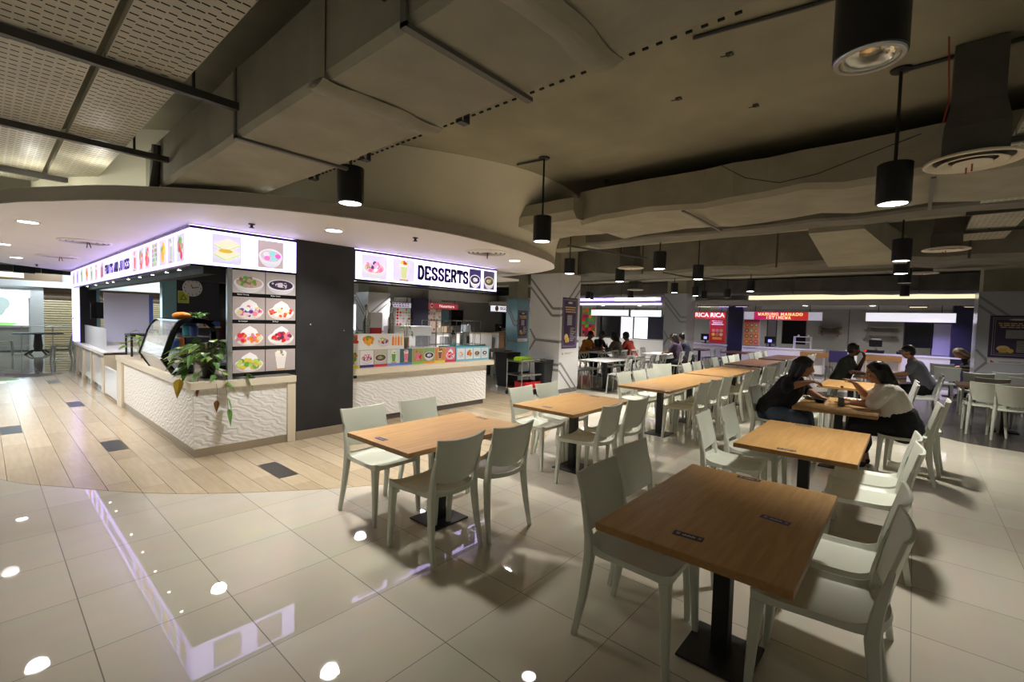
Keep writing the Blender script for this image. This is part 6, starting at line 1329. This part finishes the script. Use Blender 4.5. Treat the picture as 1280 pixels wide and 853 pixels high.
# column decoration: lit shop name reflected on the grey column stays out; warm/violet strip lamps under the bulkhead
for i, (y, m) in enumerate(((3.4, 'cove_light'), (3.0, 'cove_light'), (2.6, 'side_sign_face'), (2.0, 'side_sign_face'), (-3.0, 'cove_light'), (-4.2, 'cove_light'))):
    t = empty('strip_lamp', (18.5, y, 2.36), .25 if y > 0 else 0, ['warm strip lamp above the red sign, leftmost', 'warm strip lamp above the red sign, second', 'violet strip lamp above the red sign', 'violet strip lamp above the dark pier', 'warm strip lamp above the right blank sign', 'warm strip lamp by the right edge column'][i], 'lamp')
    b = MB(); b.box(-.25, .25, -.24, .24, .02, .06); b.build('body', 'shelf_wood', t); b = MB(); b.box(-.2, .2, -.2, .2, .012, .02); b.build('tube', m, t)
for i, y in enumerate((-.05, -1.9, 6.1, 7.9)):
    o = D0.copy(); link(o); o.location = (18.45, y, 2.4195); tag(o, ['recessed lamp above the magenta sign end', 'recessed lamp above the right blank sign', 'recessed lamp above the right of the two blank signs', 'recessed lamp above the left of the two blank signs'][i], 'downlight', 'bulkhead downlights')
# ================================================================== stalls on the back wall, seen over the dessert counter
YB = 15.0
def sign_back(x0, x1, z0, z1, m, label, name='stall_sign'):
    t = empty(name, (x0, YB - .1, z0), 0, label, 'sign'); w = x1 - x0
    b = MB(); b.box(0, w, .003, .1, 0, z1 - z0); b.build('casing', 'alu', t); b = MB(); b.box(0, w, 0, .003, 0, z1 - z0); b.build('lit_face', m, t)
    for q in (.1, .9): b = MB(); b.box(w * q - .01, w * q + .01, .04, .06, z1 - z0, 2.55 - z0 if z1 < 2.55 else z1 - z0 + .01); b.build('hanger', 'black_metal', t)
    return t, w, z1 - z0
s, w, h = sign_back(13.9, 15.85, 2.10, 2.38, 'dim_red_sign', 'dull red stall sign with round logo seen above the glasses'); text('Nusantara', .14, 'lettering', 'lit_white', s, (w * .62, -.004, h * .5), 0, w * .50, 0, .004)
k = Ink(); k.ell(.24, .14, .115, .115, (.75, .7, .7)); k.ell(.24, .15, .085, .05, (.4, .06, .08)); k.poly([(.30, .13), (.36, .19), (.32, .10)], (.4, .06, .08)); k.build('logo', 'print', s, (0, -.003, 0))
s, w, h = sign_back(18.3, 19.7, 2.10, 2.44, 'white_sign', 'white stall sign with gold round logo reading SEGO'); text('SEGO', .16, 'lettering', 'ink_navy', s, (w * .76, -.004, h * .5), 0, w * .42, .006, .004); k = Ink(); k.ell(.50, .17, .15, .15, (.12, .06, .05)); k.ell(.50, .17, .115, .115, (.62, .40, .12)); k.ell(.5, .15, .06, .04, (.15, .05, .03)); k.build('logo', 'print', s, (0, -.003, 0))
s, w, h = sign_back(11.0, 12.9, 2.08, 2.30, 'dim_white_sign', 'pale stall sign with small violet print behind the steel towers')
k = Ink()
for r in range(2):
    x = .3
    while x < w - .1: L = RND.uniform(.06, .14); k.rect(x, .05 + .1 * r, x + L, .10 + .1 * r, rc((.3, .12, .35), .2)); x += L + .05
k.build('print', 'print', s, (0, -.003, 0))
for i, (x0, x1, z0, z1, cols, lab) in enumerate(((13.9, 14.75, 1.0, 2.08, [(.5, .42, .4), (.35, .2, .15), (.6, .5, .45), (.25, .15, .12)], 'tall board of small dish photos left under the dull red sign'), (12.1, 12.9, 1.1, 2.06, [WHT, RED, (.5, .5, .4), WHT], 'pale menu board with red dishes behind the drink tank'))):
    t = empty('food_poster', (x0, YB - .06, z0), 0, lab, 'poster'); w, h = x1 - x0, z1 - z0; b = MB(); b.box(0, w, .002, .03, 0, h); b.build('backing', 'alu', t)
    k = Ink(); k.rect(0, 0, w, h, cols[0])
    for a in range(5):
        for c in range(7): k.ell(w * (a + .5) / 5, h * (c + .5) / 7, w * .085, h * .06, rc(RND.choice(cols), .3), n=9)
    k.build('sheet', 'print', t)
b = MB(); b.box(12.95, 13.85, 14.8, 15.4, 0, 2.55); struct(b.build('trim_back_pier', 'navy_paint')); b = MB(); b.box(14.8, 22, 16.2, 16.4, .95, 1.1); struct(b.build('trim_back_ledge', 'wall_grey'))
def back_counter(x0, x1, label, m='pale_wood'):
    t = empty('stall_counter', (x0, YB - .7, 0), 0, label, 'counter'); w = x1 - x0
    b = MB(); b.box(.03, w - .03, .05, .6, 0, .88); b.build('body', 'white_paint', t); b = MB(); b.box(0, w, 0, .65, .88, .93, .004); b.build('countertop', m, t)
back_counter(9.2, 12.8, 'counter below the pale violet-print sign'); back_counter(14.0, 17.9, 'counter below the dull red sign'); back_counter(18.4, 20.5, 'counter below the gold logo sign')
t = empty('wood_crates', (18.0, 13.6, 0), 0, 'brown wooden stand beside the bluish column', 'stand')
b = MB(); b.box(0, 1.3, 0, .5, .95, 1.0); b.box(.1, 1.2, .05, .45, 0, .95, .01); b.build('body', 'brown_wood', t); b = MB(); b.box(-.1, 1.6, -.1, .3, .72, .76); b.build('ledge', 'brown_wood', t)
t = empty('coffee_machine', (18.6, YB - .5, .932), 0, 'small black machine below the gold logo sign', 'machine')
b = MB(); b.box(0, .35, 0, .3, 0, .06, .01); b.box(0, .35, .15, .3, .06, .45, .01); b.box(0, .35, 0, .3, .33, .47, .02); b.build('body', 'pot_black', t); b = MB(); b.tube([(.17, .06, .33), (.17, .06, .27)], .03, 8); b.build('spout', 'steel', t)
opening_b = lambda x0, x1, z0, z1, m, lab: (lambda t: (MB().box(0, x1 - x0, 0, .03, 0, z1 - z0).build('panel', m, t), MB().box(-.04, 0, -.01, .03, -.04, z1 - z0 + .04).box(x1 - x0, x1 - x0 + .04, -.01, .03, -.04, z1 - z0 + .04).build('frame', 'slate', t)))(empty('wall_screen', (x0, 16.3, z0), 0, lab, 'screen'))
opening_b(20.9, 22.2, 1.15, 2.05, 'black_gloss', 'black screen below the gold logo sign'); opening_b(15.6, 16.5, 1.4, 2.05, 'teal_glass', 'bluish glass pane behind the dull red sign'); opening_b(16.7, 17.5, 1.25, 2.1, 'black_gloss', 'black opening right of the bluish pane'); opening_b(9.9, 11.3, 1.0, 2.15, 'lit_window', 'bright lit opening by the pale column behind the steel towers')
b = MB(); b.box(13.86, 14.8, 14.971, 15.05, 0, 2.55); b.box(12.06, 12.94, 14.971, 15.05, 0, 2.55); struct(b.build('trim_back_panel', 'wall_grey'))
b = MB(); b.box(18.351, 18.42, 2.46, 3.1, 0, 2.42); b.box(18.351, 18.42, 1.3, 1.9, 0, 2.42); b.box(18.731, 18.8, 8.4, 9.2, 0, 2.42); struct(b.build('trim_stall_panel', 'wall_grey'))
# metal rack of bars behind the glasses
t = empty('wire_rack', (12.0, 12.4, 0), 0, 'tall dark metal frame rack standing behind the dessert counter', 'rack')
b = MB()
for i in range(9): b.tube([(.38 * i, 0, 0), (.38 * i, 0, 1.55)], .014, 6); 
for i in (0, 2, 4, 6, 8): b.tube([(.38 * i, .5, 0), (.38 * i, .5, 1.55)], .014, 6)
for z in (.5, 1.0, 1.54): b.tube([(0, 0, z), (3.04, 0, z)], .014, 6); b.tube([(0, .5, z), (3.04, .5, z)], .014, 6)
b.build('frame', 'duct_strap', t)
for z in (.5, 1.0): b = MB(); b.box(.76, 1.52, 0, .5, z, z + .02); b.box(1.9, 2.6, 0, .5, z, z + .02); b.build('shelf', 'alu', t)
for i, (x, z, w, h, c) in enumerate(((12.9, .522, .4, .3, 'alu'), (14.1, .522, .35, .28, 'white_paint'), (13.0, 1.022, .35, .25, 'pale_wood'), (14.15, 1.022, .3, .34, 'alu'))):
    b = MB(); b.box(0, w, 0, .35, 0, h, .01); b.box(.02, w - .02, .02, .33, h, h + .02, .005); o = b.build('storage_box', c); o.location = (x, 12.45, z); tag(o, ['metal box on the lower left shelf of the dark rack', 'white box on the lower right shelf of the dark rack', 'wooden box on the upper left shelf of the dark rack', 'tall metal box on the upper right shelf of the dark rack'][i], 'box')
table(9.6, 6.6, 'pale wooden table between the dessert counter and the trolley', 'wooden dining tables')
chair(9.3, 7.1, 180, 'grey chair behind the pale table near the trolley', g, GC); chair(9.2, 6.1, 0, 'grey chair in front of the pale table near the trolley', g, GC); chair(10.0, 7.1, 180, 'grey chair farther right behind the pale table near the trolley', g, GC)
# ================================================================== shops beyond the kiosk at the left
t = empty('roller_shutter', (1.15, 21.9, 0), 0, 'cream roller shutter beyond the kiosk at the left', 'shutter')
def slats(x0, x1, z0, z1, pitch=.09):
    b = MB(); n = int((z1 - z0) / pitch)
    for i in range(n): z = z0 + pitch * i; b.hexa([(x0, 0, z), (x1, 0, z), (x1, .05, z), (x0, .05, z), (x0, -.018, z + pitch * .45), (x1, -.018, z + pitch * .45), (x1, .05, z + pitch * .45), (x0, .05, z + pitch * .45)]); b.hexa([(x0, -.018, z + pitch * .45), (x1, -.018, z + pitch * .45), (x1, .05, z + pitch * .45), (x0, .05, z + pitch * .45), (x0, 0, z + pitch * .95), (x1, 0, z + pitch * .95), (x1, .05, z + pitch * .95), (x0, .05, z + pitch * .95)])
    return b
slats(.0, 4.0, .05, 1.95).build('curtain', 'shutter_cream', t); slats(-.02, 4.0, 1.98, 2.6, .14).build('hood', 'shutter_brown', t)
b = MB(); b.box(-.35, .0, -.12, .1, 0, 2.0); b.build('jamb', 'white_paint', t)
t = empty('shop_window', (-5.35, 21.8, 0), 0, 'bright shop window with pale green blotch at the far left', 'shop window')
b = MB(); b.box(0, 6.2, 0, .04, .95, 2.25); b.build('lit_pane', 'shop_light', t); b = MB(); b.box(0, 6.2, 0, .1, .05, .9); b.build('lower_panel', 'wall_grey', t); b = MB(); b.box(0, 6.3, -.06, .06, .90, .97); b.box(6.2, 6.55, -.1, .1, 0, 2.4); b.box(0, 6.4, -.08, .08, 2.25, 2.35); b.build('frame', 'white_paint', t)
k = Ink(); k.ell(5.3, 1.62, .30, .38, (.42, .52, .52)); k.ell(5.45, 1.75, .25, .25, (.42, .52, .52)); k.ell(5.2, 1.35, .22, .2, (.46, .56, .55)); k.ell(4.9, 1.0, .6, .10, (.3, .6, .2)); k.ell(5.5, 1.02, .4, .06, (.3, .6, .2)); k.build('decal', 'lit_print', t, (0, -.001, 0))
t = empty('shop_fascia', (-5.3, 21.6, 2.4), 0, 'brown and white fascia over the far left shops', 'fascia'); b = MB(); b.box(0, 7.0, 0, .25, .22, .62); b.build('board', 'shutter_brown', t); b = MB(); b.box(0, 11, -.05, .3, 0, .22); b.build('ledge', 'white_paint', t); b = MB(); b.box(5.4, 6.0, -.03, 0, .30, .48); b.build('lamp', 'cove_light', t)
t = empty('hand_rail', (-2, 21.3, 0), 0, 'low grey railing before the far left shops', 'railing')
b = MB()
for x in (0, .8, 1.6, 2.6, 3.4, 4.2): b.tube([(x, 0, 0), (x, 0, .95)], .018, 6)
b.tube([(0, 0, .95), (4.2, 0, .95)], .02, 6); b.tube([(0, 0, .25), (4.2, 0, .25)], .014, 6); b.build('rails', 'alu', t)
for i, (x, y) in enumerate(((.2, 20.9), (2.2, 20.9))): pass
b = MB(); b.m('duct_dark').box(-9, 3, 17, 17.6, 2.9, 3.25); b.box(-9, 3, 19.2, 19.5, 2.8, 3.1); o = b.build('service_duct'); tag(o, 'dark service duct above the far left shops', 'duct')
for i, (x, y) in enumerate(((.6, 19.0), (1.2, 18.4))):
    b = MB(); b.box(-.25, .25, -.15, .15, 0, .4, .02); b.box(-.2, .2, -.17, -.15, .05, .3); b.tube([(0, 0, .4), (0, 0, .6)], .02, 6); o = b.build('ceiling_speaker', 'charcoal'); o.location = (x, y, 2.75); tag(o, 'dark hanging box above the shutter, %s of two' % ('left', 'right')[i], 'speaker')
# ================================================================== light and camera
def spot(x, y, z, e, ang=95, blend=.6, col=(1, .955, .85), r=.1):
    l = bpy.data.lights.new('lamp_light', 'SPOT'); l.energy = e; l.spot_size = math.radians(ang); l.spot_blend = blend; l.color = col; l.shadow_soft_size = r
    o = bpy.data.objects.new('lamp_light', l); o.location = (x, y, z); link(o)
for x, y, z in SP: spot(x, y, z - .01, 135 if x < 6 else 205)
for x, y, _ in DLS: spot(x, y, 2.60, 170, 140, .8, (1, .97, .93))
for x, y, e in ((-.28, 3.95, 2.2), (.0, 3.35, 2.2), (.4, 2.75, 2.4), (1.45, 1.66, 1.4)):      # uplights above the soffit ledge, no fixtures modelled
    l = bpy.data.lights.new('ledge_lamp', 'POINT'); l.energy = e; l.color = (1, .97, .86); l.shadow_soft_size = .03; o = bpy.data.objects.new('ledge_lamp', l); o.location = (x, y, 2.82); link(o)
for i, y in enumerate((3.9, 4.5, 5.25, 6.05, 6.9, 8.25, 8.85, 10.2, 11.4)): spot(1.27, y, 2.145, 5, 110, .7, (1, .9, .7), .02)
for x, y in ((1.9, 4.6), (4.2, 4.6), (5.6, 4.6), (2.4, 9.5)):      # the kiosk's own ceiling lamps
    o = D0.copy(); link(o); o.location = (x, y, 2.4595 if y < 5.5 else 2.619); tag(o, 'kiosk ceiling lamp above the work area', 'downlight', 'kiosk ceiling lamps'); spot(x, y, 2.44, 60, 150, .8, (.95, .95, 1))
for y in (-3.0, -.05, 3.0, 6.1, 7.9): spot(15.9, y, 2.62, 150, 150, .8, (1, .95, .9))
for y in (-2, 2, 6): spot(20.6, y, 2.40, 90, 160, .9, (1, .97, .93))
for x, y in ((12.2, -4.6), (12.4, -3.2)): spot(x, y, 2.6, 70, 130, .8)  # added spots without fixtures, to brighten the right-hand column
spot(17.6, -3.3, 2.39, 90, 130, .8, (.50, .38, 1)); spot(17.6, .9, 2.39, 60, 130, .8, (.50, .38, 1)); spot(17.8, 3.0, 2.39, 40, 130, .8, (.55, .4, 1))
for x in (11, 15, 19): spot(x, 13.0, 2.5, 280, 160, .9, (1, .95, .9))  # added spots, no lamp bodies, lifting the area behind the dessert counter
for x, y in ((-2.5, 20.3), (1.6, 20.6), (4.5, 20.5)):  # added bluish fill for the far left shops, no fixtures there
    l = bpy.data.lights.new('shop_fill', 'POINT'); l.energy = 85; l.color = (.78, .92, 1); l.shadow_soft_size = .2; o = bpy.data.objects.new('shop_fill', l); o.location = (x, y, 3.25); link(o)
for x, y, e in ((-3.5, -1.0, 130), (-2.5, -5.5, 130), (1.5, -6.5, 130), (5.5, -6.5, 110), (-4, 3, 130)): spot(x, y, 2.55, e, 120, .7)     # further lamps of the hall behind the camera
w = bpy.data.worlds.new('World'); scn.world = w; w.use_nodes = True
w.node_tree.nodes['Background'].inputs['Color'].default_value = (.60, .60, .50, 1); w.node_tree.nodes['Background'].inputs['Strength'].default_value = .18
f_, pitch, roll, yaw = 576.457, 4.62472253e-02, 2.69473796e-02, 8.55393796e-01
fw = Vector((math.sin(yaw) * math.cos(pitch), math.cos(yaw) * math.cos(pitch), -math.sin(pitch))); rt = Vector((math.cos(yaw), -math.sin(yaw), 0)); up = rt.cross(fw)
r2 = rt * math.cos(roll) + up * math.sin(roll); u2 = -rt * math.sin(roll) + up * math.cos(roll)
cd = bpy.data.cameras.new('camera'); cd.sensor_width = 36; cd.lens = f_ * 36 / 1280; cd.clip_start = .05; cd.clip_end = 200
cam = bpy.data.objects.new('camera', cd); link(cam)
mx = Matrix((r2, u2, -fw)).transposed().to_4x4(); mx.translation = (-.552797 * .6, -4.878456 * .6, 2.768847 * .6); cam.matrix_world = mx
scn.camera = cam
def drop(o):
    for ch in list(o.children): drop(ch)
    bpy.data.objects.remove(o)
drop(TB); drop(DT)
scn.view_settings.view_transform = 'Standard'; scn.view_settings.look = 'None'; scn.view_settings.gamma = 1; scn.view_settings.use_curve_mapping = False; scn.view_settings.exposure = .56
scn.cycles.use_denoising = True; scn.cycles.max_bounces = 7; scn.cycles.transparent_max_bounces = 12; scn.cycles.sample_clamp_indirect = 4; scn.cycles.caustics_reflective = False; scn.cycles.caustics_refractive = False
